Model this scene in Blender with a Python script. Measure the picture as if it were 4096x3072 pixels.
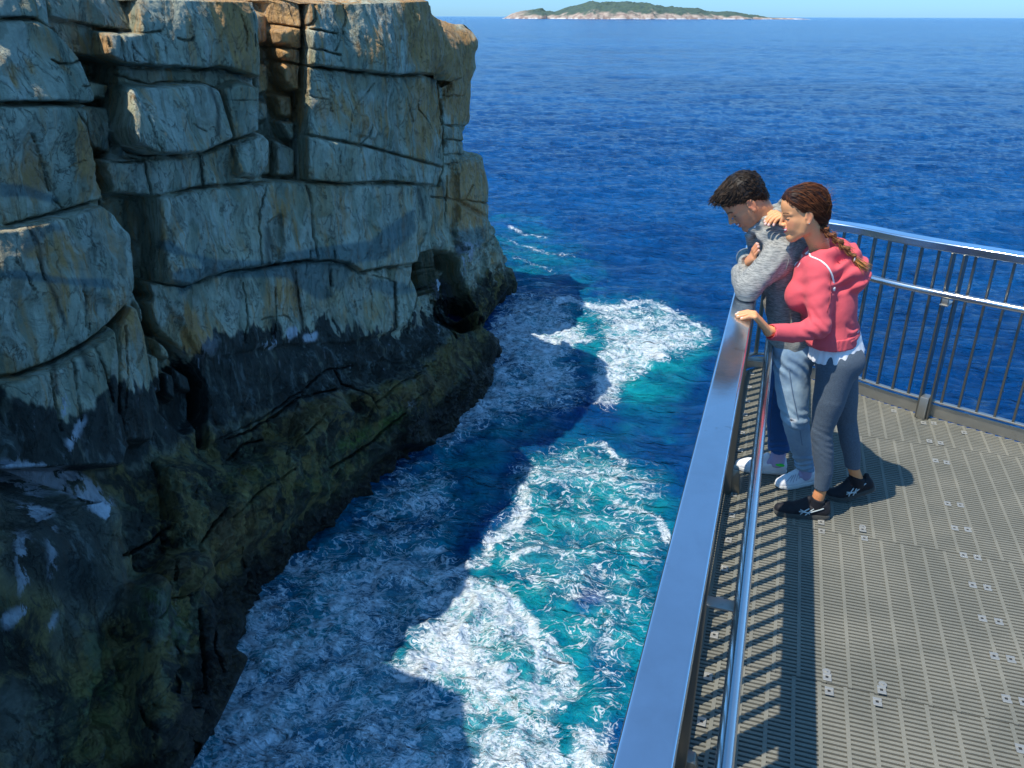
import bpy, bmesh, math, random
import numpy as np
from mathutils import Matrix, Vector
random.seed(7); rng = np.random.default_rng(7)
for o in list(bpy.data.objects): bpy.data.objects.remove(o)
scene = bpy.context.scene
COL = scene.collection
# ---------------------------------------------------------------- camera, sky, sun
F = 3275.; PITCH = math.radians(24.19); ROLL = math.radians(.16)
H = 2.4            # camera above the deck
D = 32.            # camera above the sea
SEA = H - D
f0 = np.array([0, math.cos(PITCH), -math.sin(PITCH)]); r0 = np.array([1., 0, 0]); u0 = np.array([0, math.sin(PITCH), math.cos(PITCH)])
CR = math.cos(ROLL)*r0 + math.sin(ROLL)*u0; CU = -math.sin(ROLL)*r0 + math.cos(ROLL)*u0
CC = np.array([0, 0, H])
cam_d = bpy.data.cameras.new('camera'); cam = bpy.data.objects.new('camera', cam_d); COL.objects.link(cam)
cam_d.sensor_width = 36; cam_d.lens = 36*F/4096.; cam_d.clip_start = .05; cam_d.clip_end = 200000
m = Matrix.Identity(4)
for i in range(3):
    m[i][0] = CR[i]; m[i][1] = CU[i]; m[i][2] = -f0[i]; m[i][3] = CC[i]
cam.matrix_world = m
scene.camera = cam
scene.view_settings.view_transform = 'Standard'; scene.view_settings.look = 'None'
scene.view_settings.gamma = 1; scene.view_settings.exposure = 0.45
scene.render.resolution_x = 1024; scene.render.resolution_y = 768
SUNV = np.array([-.4694, -.259, 1.]); SUNV /= np.linalg.norm(SUNV)
sun_el = math.asin(SUNV[2]); sun_az = math.atan2(SUNV[0], SUNV[1])
world = bpy.data.worlds.new('World'); scene.world = world; world.use_nodes = True
nt = world.node_tree; nt.nodes.clear()
wo = nt.nodes.new('ShaderNodeOutputWorld'); bg = nt.nodes.new('ShaderNodeBackground'); sky = nt.nodes.new('ShaderNodeTexSky')
sky.sky_type = 'NISHITA'; sky.sun_disc = False; sky.sun_elevation = sun_el; sky.sun_rotation = sun_az
sky.altitude = 0; sky.air_density = 1.0; sky.dust_density = 0.35; sky.ozone_density = 1.5
bg.inputs[1].default_value = .15
tc = nt.nodes.new('ShaderNodeTexCoord'); sx = nt.nodes.new('ShaderNodeSeparateXYZ'); nt.links.new(tc.outputs['Generated'], sx.inputs[0])
mr = nt.nodes.new('ShaderNodeMapRange'); mr.interpolation_type = 'SMOOTHSTEP'; mr.inputs[1].default_value = -.02; mr.inputs[2].default_value = .42; nt.links.new(sx.outputs[2], mr.inputs[0])
tm = nt.nodes.new('ShaderNodeMix'); tm.data_type = 'RGBA'; tm.inputs[6].default_value = (.30, .60, 1.12, 1); tm.inputs[7].default_value = (.46, .88, 1.10, 1); nt.links.new(mr.outputs[0], tm.inputs[0])
mm = nt.nodes.new('ShaderNodeMix'); mm.data_type = 'RGBA'; mm.blend_type = 'MULTIPLY'; mm.inputs[0].default_value = 1; nt.links.new(sky.outputs[0], mm.inputs[6]); nt.links.new(tm.outputs[2], mm.inputs[7])
nt.links.new(mm.outputs[2], bg.inputs[0]); nt.links.new(bg.outputs[0], wo.inputs[0])
sd = bpy.data.lights.new('sun', 'SUN'); sd.energy = 4.0; sd.angle = math.radians(.53); sd.color = (1, .935, .80)
so = bpy.data.objects.new('sun', sd); COL.objects.link(so)
so.rotation_euler = Vector(tuple(SUNV)).to_track_quat('Z', 'Y').to_euler()

# ---------------------------------------------------------------- helpers
def ray(u, v):
    u = np.asarray(u, float)[..., None]; v = np.asarray(v, float)[..., None]
    return f0*F + CR*(u-2048) + CU*(1536-v)
def at_z(u, v, z):
    d = ray(u, v); return CC + d*((np.asarray(z, float)-H)/d[..., 2])[..., None]
def at_y(u, v, y):
    d = ray(u, v); return CC + d*(np.asarray(y, float)/d[..., 1])[..., None]
def proj(p):                       # source pixels
    q = p-CC; w = np.maximum(q@f0, .05); return 2048+F*(q@CR)/w, 1536-F*(q@CU)/w
S = 4096/2212.                     # traced outlines use a 2212 wide tracing
A18 = math.radians(18)
T = np.array([math.sin(A18), math.cos(A18), 0]); N = np.array([math.cos(A18), -math.sin(A18), 0]); Z = np.array([0, 0, 1.])
def tn(t, n, z=0.): return T*t + N*n + Z*z

def tag(o, label=None, cat=None, group=None, kind=None):
    if label: o['label'] = label
    if cat: o['category'] = cat
    if group: o['group'] = group
    if kind: o['kind'] = kind
    return o
def link(name, me, mat=None, parent=None):
    o = bpy.data.objects.new(name, me); COL.objects.link(o)
    if mat: me.materials.append(mat)
    if parent: o.parent = parent; o.matrix_parent_inverse = parent.matrix_world.inverted()
    return o
def empty(name, loc, label, cat, group=None):
    o = bpy.data.objects.new(name, None); COL.objects.link(o); o.location = tuple(loc); o.empty_display_size = .2
    o.matrix_world = Matrix.Translation(tuple(loc))
    return tag(o, label, cat, group)
def raw_mesh(name, V, Fq, smooth=True):
    V = np.asarray(V, np.float32); me = bpy.data.meshes.new(name)
    Fq = np.asarray(Fq, np.int32); k = Fq.shape[1]
    me.vertices.add(len(V)); me.vertices.foreach_set('co', V.ravel())
    me.loops.add(Fq.size); me.loops.foreach_set('vertex_index', Fq.ravel())
    me.polygons.add(len(Fq)); me.polygons.foreach_set('loop_start', np.arange(0, Fq.size, k, dtype=np.int32))
    me.polygons.foreach_set('loop_total', np.full(len(Fq), k, np.int32))
    me.update(calc_edges=True); me.validate()
    me.polygons.foreach_set('use_smooth', np.full(len(me.polygons), smooth)); 
    return me
def fattr(me, name, val):
    a = me.attributes.new(name, 'FLOAT', 'POINT'); a.data.foreach_set('value', np.ascontiguousarray(val, np.float32).ravel())
def cattr(me, name, col):
    a = me.attributes.new(name, 'FLOAT_COLOR', 'POINT'); c = np.ones((len(col), 4), np.float32); c[:, :3] = col; a.data.foreach_set('color', c.ravel())
def grid_mesh(name, P, smooth=True, flip=False):
    nr, nc = P.shape[:2]; idx = np.arange(nr*nc).reshape(nr, nc)
    q = np.stack([idx[:-1, :-1], idx[:-1, 1:], idx[1:, 1:], idx[1:, :-1]], -1).reshape(-1, 4)
    if flip: q = q[:, ::-1]
    return raw_mesh(name, P.reshape(-1, 3), q, smooth)
# gradient noise
_perm = rng.permutation(4096).astype(np.int64)
_grad = rng.normal(size=(4096, 3)).astype(np.float32); _grad /= np.linalg.norm(_grad, axis=1)[:, None]
def noise(p):
    p = np.asarray(p, np.float64); i = np.floor(p).astype(np.int64); f = (p-i).astype(np.float32); w = f*f*f*(f*(f*6-15)+10)
    out = 0
    for dx in (0, 1):
        wx = w[..., 0] if dx else 1-w[..., 0]; hx = _perm[(i[..., 0]+dx) & 4095]
        for dy in (0, 1):
            wy = wx*(w[..., 1] if dy else 1-w[..., 1]); hy = _perm[(hx+i[..., 1]+dy) & 4095]
            for dz in (0, 1):
                g = _grad[_perm[(hy+i[..., 2]+dz) & 4095]]
                wz = wy*(w[..., 2] if dz else 1-w[..., 2])
                out = out + wz*(g[..., 0]*(f[..., 0]-dx)+g[..., 1]*(f[..., 1]-dy)+g[..., 2]*(f[..., 2]-dz))
    return out*1.6
def fbm(p, oct=4, gain=.5, lac=2.03):
    p = np.asarray(p, float); a = 1; s = 0
    for k in range(oct): s = s + a*noise(p+k*17.3); p = p*lac; a *= gain
    return s
def sstep(a, b, x): t = np.clip((x-a)/(b-a), 0, 1); return t*t*(3-2*t)
# painted maps in tracing units / 2 (used only to carry traced outlines over to world-space meshes)
MW, MH, MO = 1400, 1100, 150
def new_map(): return np.zeros((MH, MW), np.float32)
_yy, _xx = np.mgrid[0:MH, 0:MW]
def poly_mask(pts):
    pts = np.array([(x/2+MO, y/2+MO) for x, y in pts]); ins = np.zeros((MH, MW), bool)
    x0, y0 = np.maximum(np.floor(pts.min(0)).astype(int), 0); x1, y1 = np.minimum(np.ceil(pts.max(0)).astype(int)+1, (MW, MH))
    X = _xx[y0:y1, x0:x1]; Y = _yy[y0:y1, x0:x1]; s = np.zeros(X.shape, bool); n = len(pts)
    for i in range(n):
        (ax, ay), (bx, by) = pts[i], pts[(i+1) % n]
        if ay == by: continue
        c = ((ay > Y) != (by > Y)) & (X < (bx-ax)*(Y-ay)/(by-ay)+ax); s ^= c
    ins[y0:y1, x0:x1] = s; return ins
def blur(m, r):
    if r < .5: return m
    k = int(3*r); g = np.exp(-.5*(np.arange(-k, k+1)/r)**2); g /= g.sum(); m = m.astype(np.float32)
    o = sum(g[j]*np.roll(m, j-k, 0) for j in range(2*k+1)); return sum(g[j]*np.roll(o, j-k, 1) for j in range(2*k+1)).astype(np.float32)
def line_dist(pts, pad=40):
    pts = np.array([(x/2+MO, y/2+MO) for x, y in pts]); d = np.full((MH, MW), 1e3, np.float32)
    for a, b in zip(pts[:-1], pts[1:]):
        x0, y0 = np.maximum((np.minimum(a, b)-pad).astype(int), 0); x1, y1 = np.minimum((np.maximum(a, b)+pad).astype(int), (MW, MH))
        if x1 <= x0 or y1 <= y0: continue
        X = _xx[y0:y1, x0:x1]-a[0]; Y = _yy[y0:y1, x0:x1]-a[1]; e = b-a
        t = np.clip((X*e[0]+Y*e[1])/max(e@e, 1e-6), 0, 1)
        d[y0:y1, x0:x1] = np.minimum(d[y0:y1, x0:x1], np.hypot(X-t*e[0], Y-t*e[1]))
    return d
def samp(m, u, v):                 # u,v in source pixels
    x = np.clip(u/S/2+MO, 0, MW-1.01); y = np.clip(v/S/2+MO, 0, MH-1.01); i = x.astype(int); j = y.astype(int); a = x-i; b = y-j
    return m[j, i]*(1-a)*(1-b)+m[j, i+1]*a*(1-b)+m[j+1, i]*(1-a)*b+m[j+1, i+1]*a*b

# node helper
class NT:
    def __init__(s, name):
        s.m = bpy.data.materials.new(name); s.m.use_nodes = True; s.t = s.m.node_tree; s.t.nodes.clear()
        s.out = s.n('ShaderNodeOutputMaterial'); s.b = s.n('ShaderNodeBsdfPrincipled'); s.l(s.b.outputs[0], s.out.inputs[0])
    def n(s, k, **kw):
        x = s.t.nodes.new(k)
        for a, v in kw.items(): setattr(x, a, v)
        return x
    def l(s, a, b): s.t.links.new(a, b)
    def put(s, inp, v):
        if hasattr(v, 'is_linked') or isinstance(v, bpy.types.NodeSocket): s.l(v, inp)
        else:
            try: inp.default_value = v
            except Exception: inp.default_value = tuple(v)+(1,)
    def set(s, **kw):
        for k, v in kw.items(): s.put(s.b.inputs[k.replace('_', ' ')], v)
    def math(s, op, a, b=0, c=0, clamp=False):
        x = s.n('ShaderNodeMath', operation=op); x.use_clamp = clamp
        s.put(x.inputs[0], a); s.put(x.inputs[1], b); s.put(x.inputs[2], c); return x.outputs[0]
    def mix(s, f, a, b, mode='MIX'):
        x = s.n('ShaderNodeMix', data_type='RGBA', blend_type=mode); s.put(x.inputs[0], f); s.put(x.inputs[6], a); s.put(x.inputs[7], b); return x.outputs[2]
    def ramp(s, v, a, b, ca=0., cb=1., smooth=True):
        x = s.n('ShaderNodeMapRange', interpolation_type='SMOOTHSTEP' if smooth else 'LINEAR'); s.put(x.inputs[0], v); s.put(x.inputs[1], a); s.put(x.inputs[2], b); s.put(x.inputs[3], ca); s.put(x.inputs[4], cb); return x.outputs[0]
    def attr(s, name): return s.n('ShaderNodeAttribute', attribute_name=name)
    def pos(s): return s.n('ShaderNodeNewGeometry').outputs['Position']
    def vmap(s, v, scale=(1, 1, 1), rot=(0, 0, 0), loc=(0, 0, 0)):
        x = s.n('ShaderNodeMapping'); s.l(v, x.inputs[0]); x.inputs['Scale'].default_value = scale; x.inputs['Rotation'].default_value = rot; x.inputs['Location'].default_value = loc; return x.outputs[0]
    def noise(s, v, scale=1, detail=4, rough=.5, dist=0):
        x = s.n('ShaderNodeTexNoise'); s.l(v, x.inputs['Vector']); x.inputs['Scale'].default_value = scale; x.inputs['Detail'].default_value = detail; x.inputs['Roughness'].default_value = rough; x.inputs['Distortion'].default_value = dist; return x
    def voro(s, v, scale=1, feature='F1', rand=1):
        x = s.n('ShaderNodeTexVoronoi', feature=feature); s.l(v, x.inputs['Vector']); x.inputs['Scale'].default_value = scale; x.inputs['Randomness'].default_value = rand; return x
    def bump(s, h, strength=.5, dist=.1, normal=None):
        x = s.n('ShaderNodeBump'); s.put(x.inputs['Height'], h); s.put(x.inputs['Strength'], strength); s.put(x.inputs['Distance'], dist)
        if normal: s.l(normal, x.inputs['Normal'])
        return x.outputs[0]
# ---------------------------------------------------------------- sea
def paint(lst):
    mp = new_map()
    for pts, a, r in lst: mp = np.maximum(mp, a*blur(poly_mask(pts), r))
    return mp
def paint_line(mp, pts, w, a):
    return np.maximum(mp, a*np.exp(-(line_dist(pts)/w)**2))
foam = paint([
 ([(340,1700),(430,1540),(495,1290),(600,1215),(700,1190),(800,1290),(830,1380),(900,1420),(980,1500),(1040,1720)], .50, 13), ([(340,1700),(420,1540),(560,1480),(700,1560),(760,1700)], .62, 16),
 ([(500,1290),(600,1215),(740,1180),(980,1180),(1000,1300),(900,1420),(700,1440)], .50, 12),
 ([(820,1480),(880,1400),(930,1330),(980,1250),(1060,1262),(1150,1330),(1240,1420),(1265,1500),(1200,1540),(1210,1640),(1280,1720),(980,1720),(960,1500)], .56, 8),
 ([(840,1478),(900,1380),(985,1330),(1030,1400),(1010,1470)], 1.0, 7),
 ([(1030,1560),(1090,1560),(1110,1660),(1030,1680)], .9, 7),
 ([(1110,1460),(1240,1440),(1250,1500),(1200,1540),(1150,1530)], .5, 6),
 ([(985,1240),(1060,1250),(1120,1310),(1080,1340),(980,1300)], .66, 6),
 ([(730,1150),(890,980),(960,1000),(1000,1070),(960,1200),(760,1240),(600,1230)], .40, 14),
 ([(890,960),(1040,820),(1060,760),(1060,690),(1200,655),(1240,760),(1260,870),(1100,900),(960,975)], .58, 11),
 ([(1060,700),(1110,640),(1200,655),(1270,720),(1200,800),(1060,790)], .70, 9),
 ([(1195,655),(1300,662),(1420,658),(1500,690),(1545,735),(1490,770),(1330,800),(1290,770),(1300,700)], .50, 7),
 ([(1290,765),(1350,740),(1480,735),(1450,770),(1340,830),(1330,880),(1280,875),(1285,820)], .72, 5),
 ([(1290,690),(1330,700),(1400,690),(1400,720),(1340,725)], .85, 4),
 ([(1050,480),(1120,480),(1160,530),(1130,640),(1070,620)], .12, 12),
 ([(1100,1010),(1250,940),(1330,990),(1440,1020),(1430,1130),(1340,1120),(1230,1110),(1100,1130)], .34, 12),
 ([(1000,1100),(1440,1080),(1390,1400),(1330,1700),(1240,1700),(1280,1450),(1100,1300)], .31, 16),
 ([(1230,1560),(1330,1600),(1310,1700),(1230,1700)], .58, 8)])
for pts, w, a in [
 ([(1130,1060),(1135,1100),(1090,1150),(1060,1170),(1045,1210),(990,1225)], 9, .8),
 ([(1200,660),(1230,655),(1260,668),(1310,672)], 3, 1.), ([(1310,672),(1400,658),(1460,680),(1530,722)], 3, .75),
 ([(1150,780),(1200,760),(1240,745),(1290,735)], 4, .62),
 ([(1160,1190),(1120,1200),(1090,1215)], 5, .6), ([(870,1470),(1010,1468)], 3, .9),
 ([(1080,1270),(1150,1350),(1165,1440),(1150,1520)], 8, .9), ([(1100,1640),(1130,1560),(1110,1540)], 7, .9),
 ([(1245,970),(1300,960),(1350,1005)], 4, .6), ([(1100,490),(1130,505),(1180,515)], 2, .4), ([(1100,520),(1160,545),(1240,560)], 2, .35), ([(1110,560),(1200,590)], 2, .3),
 ([(900,1188),(960,1185)], 4, .8), ([(1320,1080),(1420,1120),(1440,1160)], 5, .55), ([(1000,1450),(1090,1600)], 8, .7)]:
    foam = paint_line(foam, pts, w, a)
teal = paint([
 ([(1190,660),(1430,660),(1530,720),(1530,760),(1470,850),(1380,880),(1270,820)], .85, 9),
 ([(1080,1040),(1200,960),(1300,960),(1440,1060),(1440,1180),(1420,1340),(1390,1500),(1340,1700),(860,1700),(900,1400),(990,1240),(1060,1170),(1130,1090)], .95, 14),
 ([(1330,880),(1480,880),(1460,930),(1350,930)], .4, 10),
 ([(600,1200),(900,1000),(1060,800),(1120,640),(1230,660),(1290,800),(1100,1000),(1000,1240),(900,1420),(1000,1700),(360,1700),(500,1280)], .78, 16), ([(1060,560),(1200,540),(1290,590),(1280,650),(1100,660)], .45, 12), ([(1060,480),(1180,500),(1240,640),(1090,660)], .45, 14),  # channel and shadow tip tinted brighter, standing in for light within the cliff's shadow
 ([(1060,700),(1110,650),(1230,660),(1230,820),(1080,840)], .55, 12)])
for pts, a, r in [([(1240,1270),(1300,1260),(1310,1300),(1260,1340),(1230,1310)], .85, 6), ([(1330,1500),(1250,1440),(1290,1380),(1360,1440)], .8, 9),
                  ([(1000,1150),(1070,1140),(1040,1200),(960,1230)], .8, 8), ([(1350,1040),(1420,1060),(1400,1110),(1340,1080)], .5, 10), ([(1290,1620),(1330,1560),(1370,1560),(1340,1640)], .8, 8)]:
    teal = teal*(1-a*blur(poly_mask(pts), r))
az_in = np.radians(np.linspace(-46, 46, 960)); az_out = np.radians(np.concatenate([np.linspace(-180, -48, 34), az_in*180/np.pi, np.linspace(48, 180, 34)]))
down = np.concatenate([np.linspace(3600, 1500, 560), np.linspace(1500, 200, 420)[1:], np.linspace(200, 100, 70)[1:], np.linspace(100, 66, 30)[1:]])
dr = ray(np.full_like(down, 2048.), down); tt = np.maximum(-dr[:, 2]/np.hypot(dr[:, 1], dr[:, 0]), D/90000.)
rad = np.concatenate([[.5, 4], D/tt])
RR, AA = np.meshgrid(rad, az_out, indexing='ij')
P = np.stack([RR*np.sin(AA), RR*np.cos(AA), np.full_like(RR, SEA)], -1)
q2 = P[..., :2]
fade = np.clip(260/np.maximum(RR, 1), 0, 1)**1.1
def n2(sx, sy, rot, off): 
    c, s_ = math.cos(rot), math.sin(rot); x = (q2[..., 0]*c+q2[..., 1]*s_)/sx; y = (-q2[..., 0]*s_+q2[..., 1]*c)/sy
    return noise(np.stack([x+off, y-off, np.full_like(x, off*.37)], -1))
wx = n2(9, 9, 0, 3.3)*1.6
h = .55*n2(22, 11, .25, 1.1)
h += (1-np.abs(n2(9, 4.5, .3, 5.2)+.2*wx)*2)*.30*fade
h += (1-np.abs(n2(4.2, 2.2, -.1, 9.2))*2)*.17*fade**1.5
h += n2(1.9, 1.1, .4, 2.2)*.09*fade**2
uu, vv = proj(P)
vis = (RR > 6)
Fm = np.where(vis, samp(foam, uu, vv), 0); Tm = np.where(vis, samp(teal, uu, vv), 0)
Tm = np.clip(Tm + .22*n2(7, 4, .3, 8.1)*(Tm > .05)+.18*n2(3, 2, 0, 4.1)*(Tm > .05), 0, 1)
h += (Fm*.25+.12)*fbm(np.stack([q2[..., 0]*.8, q2[..., 1]*.8, 0*RR], -1), 3)*(RR < 130)*(Fm > .03)
P[..., 2] += h
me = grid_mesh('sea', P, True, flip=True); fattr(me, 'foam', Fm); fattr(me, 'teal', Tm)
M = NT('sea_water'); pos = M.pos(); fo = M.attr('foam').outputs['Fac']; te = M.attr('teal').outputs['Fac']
rot = M.vmap(pos, (1, 1, 1), (0, 0, .3))
dist = M.noise(pos, .35, 4, .6).outputs['Color']
dd = M.n('ShaderNodeVectorMath', operation='MULTIPLY_ADD'); M.l(dist, dd.inputs[0]); dd.inputs[1].default_value = (2.6, 2.6, 0); M.l(pos, dd.inputs[2])
dist2 = M.noise(dd.outputs[0], 1.6, 5, .62).outputs['Color']
d2 = M.n('ShaderNodeVectorMath', operation='MULTIPLY_ADD'); M.l(dist2, d2.inputs[0]); d2.inputs[1].default_value = (1.05, 1.05, 0); M.l(dd.outputs[0], d2.inputs[2])
v1 = M.voro(M.vmap(d2.outputs[0], (1, 1.5, 1), (0, 0, .35)), .42, 'DISTANCE_TO_EDGE').outputs['Distance']
v2 = M.voro(M.vmap(d2.outputs[0], (1, 1.35, 1), (0, 0, -.2), (3, 1, 0)), .85, 'DISTANCE_TO_EDGE').outputs['Distance']
nf = M.noise(dd.outputs[0], .33, 6, .62).outputs['Fac']
nfine = M.noise(M.vmap(pos, (1, 1.5, 1)), 3.5, 5, .7).outputs['Fac']
fe = M.math('ADD', fo, M.math('MULTIPLY', M.math('SUBTRACT', nf, .5), M.math('MULTIPLY', M.math('MINIMUM', fo, .6), 2.3)), clamp=True)
fe = M.math('ADD', fe, M.math('MULTIPLY', M.math('SUBTRACT', nfine, .5), M.math('MULTIPLY', fe, .5)), clamp=True)
def ridge(v, sc, det, dist, rough=.6):
    n_ = M.noise(v, sc, det, rough, dist).outputs['Fac']; return M.math('ABSOLUTE', M.math('SUBTRACT', n_, .5))
ra = ridge(M.vmap(dd.outputs[0], (1, 1.7, 1), (0, 0, .4)), .42, 3, .9); rb = ridge(M.vmap(d2.outputs[0], (1, 1.5, 1), (0, 0, -.3), (5, 3, 0)), .62, 4, .6); rc = ridge(M.vmap(pos, (1, 1.3, 1), (0, 0, .2), (1, 9, 0)), 1.35, 4, .9)
th = M.math('MULTIPLY', fe, M.ramp(M.noise(pos, .5, 4, .6).outputs['Fac'], .35, .65, .35, 1.25))
w1 = M.math('MULTIPLY', M.ramp(ra, 0, M.math('MULTIPLY_ADD', th, .085, .004), 1, 0), M.ramp(fe, .08, .30)); w2 = M.math('MULTIPLY', M.ramp(rb, 0, M.math('MULTIPLY_ADD', th, .13, .0), 1, 0), M.ramp(fe, .18, .45)); w3 = M.math('MULTIPLY', M.ramp(rc, 0, M.math('MULTIPLY_ADD', th, .10, .0), 1, 0), M.ramp(fe, .30, .60, 0, .8))
w4 = M.math('MULTIPLY', M.ramp(v2, 0, M.math('MULTIPLY_ADD', th, .30, .0), 1, 0), M.ramp(fe, .42, .65, 0, .9)); w1 = M.math('MAXIMUM', w1, w3); w2 = M.math('MAXIMUM', w2, w4)
holes = M.ramp(M.voro(M.vmap(d2.outputs[0], (1, 1.5, 1), (0, 0, .5), (7, 2, 0)), .75).outputs['Distance'], .16, .42)
solid = M.math('MULTIPLY', M.ramp(M.math('ADD', fe, M.math('MULTIPLY', M.math('SUBTRACT', nfine, .5), 1.2)), .70, 1.05), M.math('MAXIMUM', holes, M.ramp(fe, .9, 1.0, 0, 1)))
web = M.math('MAXIMUM', M.math('MAXIMUM', w1, w2), solid)
web = M.math('MULTIPLY', web, M.ramp(nfine, .28, .52, .55, 1.))
haze = M.math('MULTIPLY', M.math('MULTIPLY', M.ramp(fe, .2, .9), .30), M.ramp(M.noise(dd.outputs[0], .9, 6, .65).outputs['Fac'], .3, .62, .35, 1))
fm = M.math('MAXIMUM', web, haze, clamp=True)
# distant white caps
wc = M.noise(M.vmap(pos, (1, 2.2, 1), (0, 0, .3)), .11, 6, .75).outputs['Fac']; wcf = M.ramp(wc, .685, .74)
cam_d_ = M.n('ShaderNodeCameraData')
fm = M.math('MAXIMUM', fm, M.math('MULTIPLY', wcf, M.ramp(fo, 0, .1, .7, 0)))
nb = M.math('MULTIPLY_ADD', M.noise(M.vmap(rot, (.35, 1, 1)), .012, 5, .6, .5).outputs['Fac'], .9, M.math('MULTIPLY_ADD', M.noise(rot, .12, 6, .65).outputs['Fac'], .9, -.40))
deep = M.mix(M.ramp(nb, .3, .7), (.0012, .045, .175, 1), (.002, .082, .275, 1))
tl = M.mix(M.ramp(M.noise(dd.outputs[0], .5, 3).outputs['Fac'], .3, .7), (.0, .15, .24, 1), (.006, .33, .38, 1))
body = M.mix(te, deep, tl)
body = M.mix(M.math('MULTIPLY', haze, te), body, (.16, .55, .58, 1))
M.set(Base_Color=M.mix(fm, body, (.82, .89, .95, 1)), Roughness=M.math('MULTIPLY_ADD', fm, .5, .12), IOR=1.24, Specular_IOR_Level=M.math('MULTIPLY_ADD', fm, -.1, .27))
b1 = M.noise(M.vmap(rot, (1, 1.9, 1)), .55, 7, .62, .4).outputs['Fac']
b2 = M.noise(M.vmap(rot, (1, 2.4, 1)), .13, 3, .55, .5).outputs['Fac']
b3 = M.noise(M.vmap(rot, (1, 1.6, 1)), 2.6, 4, .6, .3).outputs['Fac']
nb_ = M.bump(b2, 1., 4.5); nb_ = M.bump(b1, 1., 1.25, nb_); nb_ = M.bump(b3, .8, .14, nb_); nb_ = M.bump(fm, .5, .08, nb_)
M.l(nb_, M.b.inputs['Normal'])
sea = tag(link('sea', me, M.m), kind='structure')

# ---------------------------------------------------------------- the island on the horizon
def island():
    Yd = 12500.
    prof = [(1085,0),(1100,10),(1120,16),(1145,20),(1165,21),(1180,17),(1200,17),(1225,24),(1245,29),(1262,33),(1282,38),(1296,36),(1330,38),(1350,37),(1400,35),(1440,30),(1480,26),(1520,22),(1560,17),(1600,16),(1625,13),(1640,9),(1660,11),(1685,6),(1700,3),(1740,3),(1770,1.5),(1790,0)]
    xs = np.array([(p[0]*S-2048)/3590*Yd for p in prof]); hs_ = np.array([p[1]*S/3590*Yd*.88 for p in prof])
    X = np.linspace(xs[0], xs[-1], 520); Hh = np.interp(X, xs, hs_)
    Yl = np.linspace(-1, 1, 70); XX, YY = np.meshgrid(X, Yl); wd = 260+1100*np.interp(X, xs, hs_)/hs_.max()
    front = np.where(YY < 0, np.clip((YY+1)/.55, 0, 1), np.clip((1-YY)/.9, 0, 1))
    q = np.stack([XX*.004, YY*wd*.004, 0*XX], -1); n_ = fbm(q, 5)
    Zh = Hh*np.clip(front**.62+.10*n_*front, 0, 1.3)*(1+.05*noise(q*.6))+18*n_*np.minimum(1, Hh/60)
    cl = sstep(.0, .16, front)*Hh*.32*(1+.8*noise(np.stack([XX*.006, 0*XX, 0*XX], -1))); Zh = np.maximum(Zh, cl*(front > .02))-6*(front < .02)
    P = np.stack([XX+40*n_, Yd+YY*wd[None]+900, SEA+Zh], -1)
    me = grid_mesh('island', P, True, flip=False)
    hgt = Zh.ravel(); rel = (Zh/(Hh+20)).ravel(); fattr(me, 'veg', sstep(.20, .46, rel+.26*fbm(q*1.6, 4).ravel())*sstep(.02, .10, (XX.ravel()-xs[0])/(xs[-1]-xs[0]))*sstep(.93, .84, (XX.ravel()-xs[0])/(xs[-1]-xs[0])))
    M = NT('island_rock'); pos = M.pos(); n1 = M.noise(pos, .012, 7, .65).outputs['Fac']
    rock = M.mix(M.ramp(n1, .36, .62), (.26, .19, .16, 1), (.46, .37, .30, 1)); veg = M.mix(M.ramp(M.noise(pos, .02, 5, .7).outputs['Fac'], .4, .6), (.030, .075, .07, 1), (.055, .105, .07, 1))
    sx_ = M.n('ShaderNodeSeparateXYZ'); M.l(pos, sx_.inputs[0]); low = M.ramp(sx_.outputs[2], SEA+4, SEA+16, 1, 0)
    c = M.mix(M.math('MULTIPLY', M.attr('veg').outputs['Fac'], .95), rock, veg); c = M.mix(M.math('MULTIPLY', low, M.ramp(n1, .46, .54, 0, .6)), c, (.8, .83, .85, 1))
    M.set(Base_Color=c, Roughness=.9); M.l(M.bump(n1, .8, 30), M.b.inputs['Normal'])
    o = tag(link('island', me, M.m), kind='structure')
    # white surf line along the foot of the island
    tx = (1280.*S-2048)/3590*Yd
    return o
island()
tw = empty('beacon_tower', ((1289.*S-2048)/3590*12500., 13400., SEA+225), 'tiny pale beacon tower on the summit of the distant island', 'tower')
def beacon():
    V = []; Q = []; k = 12
    for z, r in ((-30, 9), (22, 7), (22, 10), (26, 10), (26, 5), (36, 5), (44, .5)):
        for i in range(k): V.append((r*math.cos(6.2832*i/k), r*math.sin(6.2832*i/k), z))
    for a in range(6):
        for i in range(k): Q.append((a*k+i, a*k+(i+1) % k, (a+1)*k+(i+1) % k, (a+1)*k+i))
    M = NT('beacon_paint'); M.set(Base_Color=(.7, .68, .64, 1), Roughness=.8); me = raw_mesh('tower_body', V, Q, False); o = link('tower_body', me, M.m); o.parent = tw
beacon()
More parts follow.
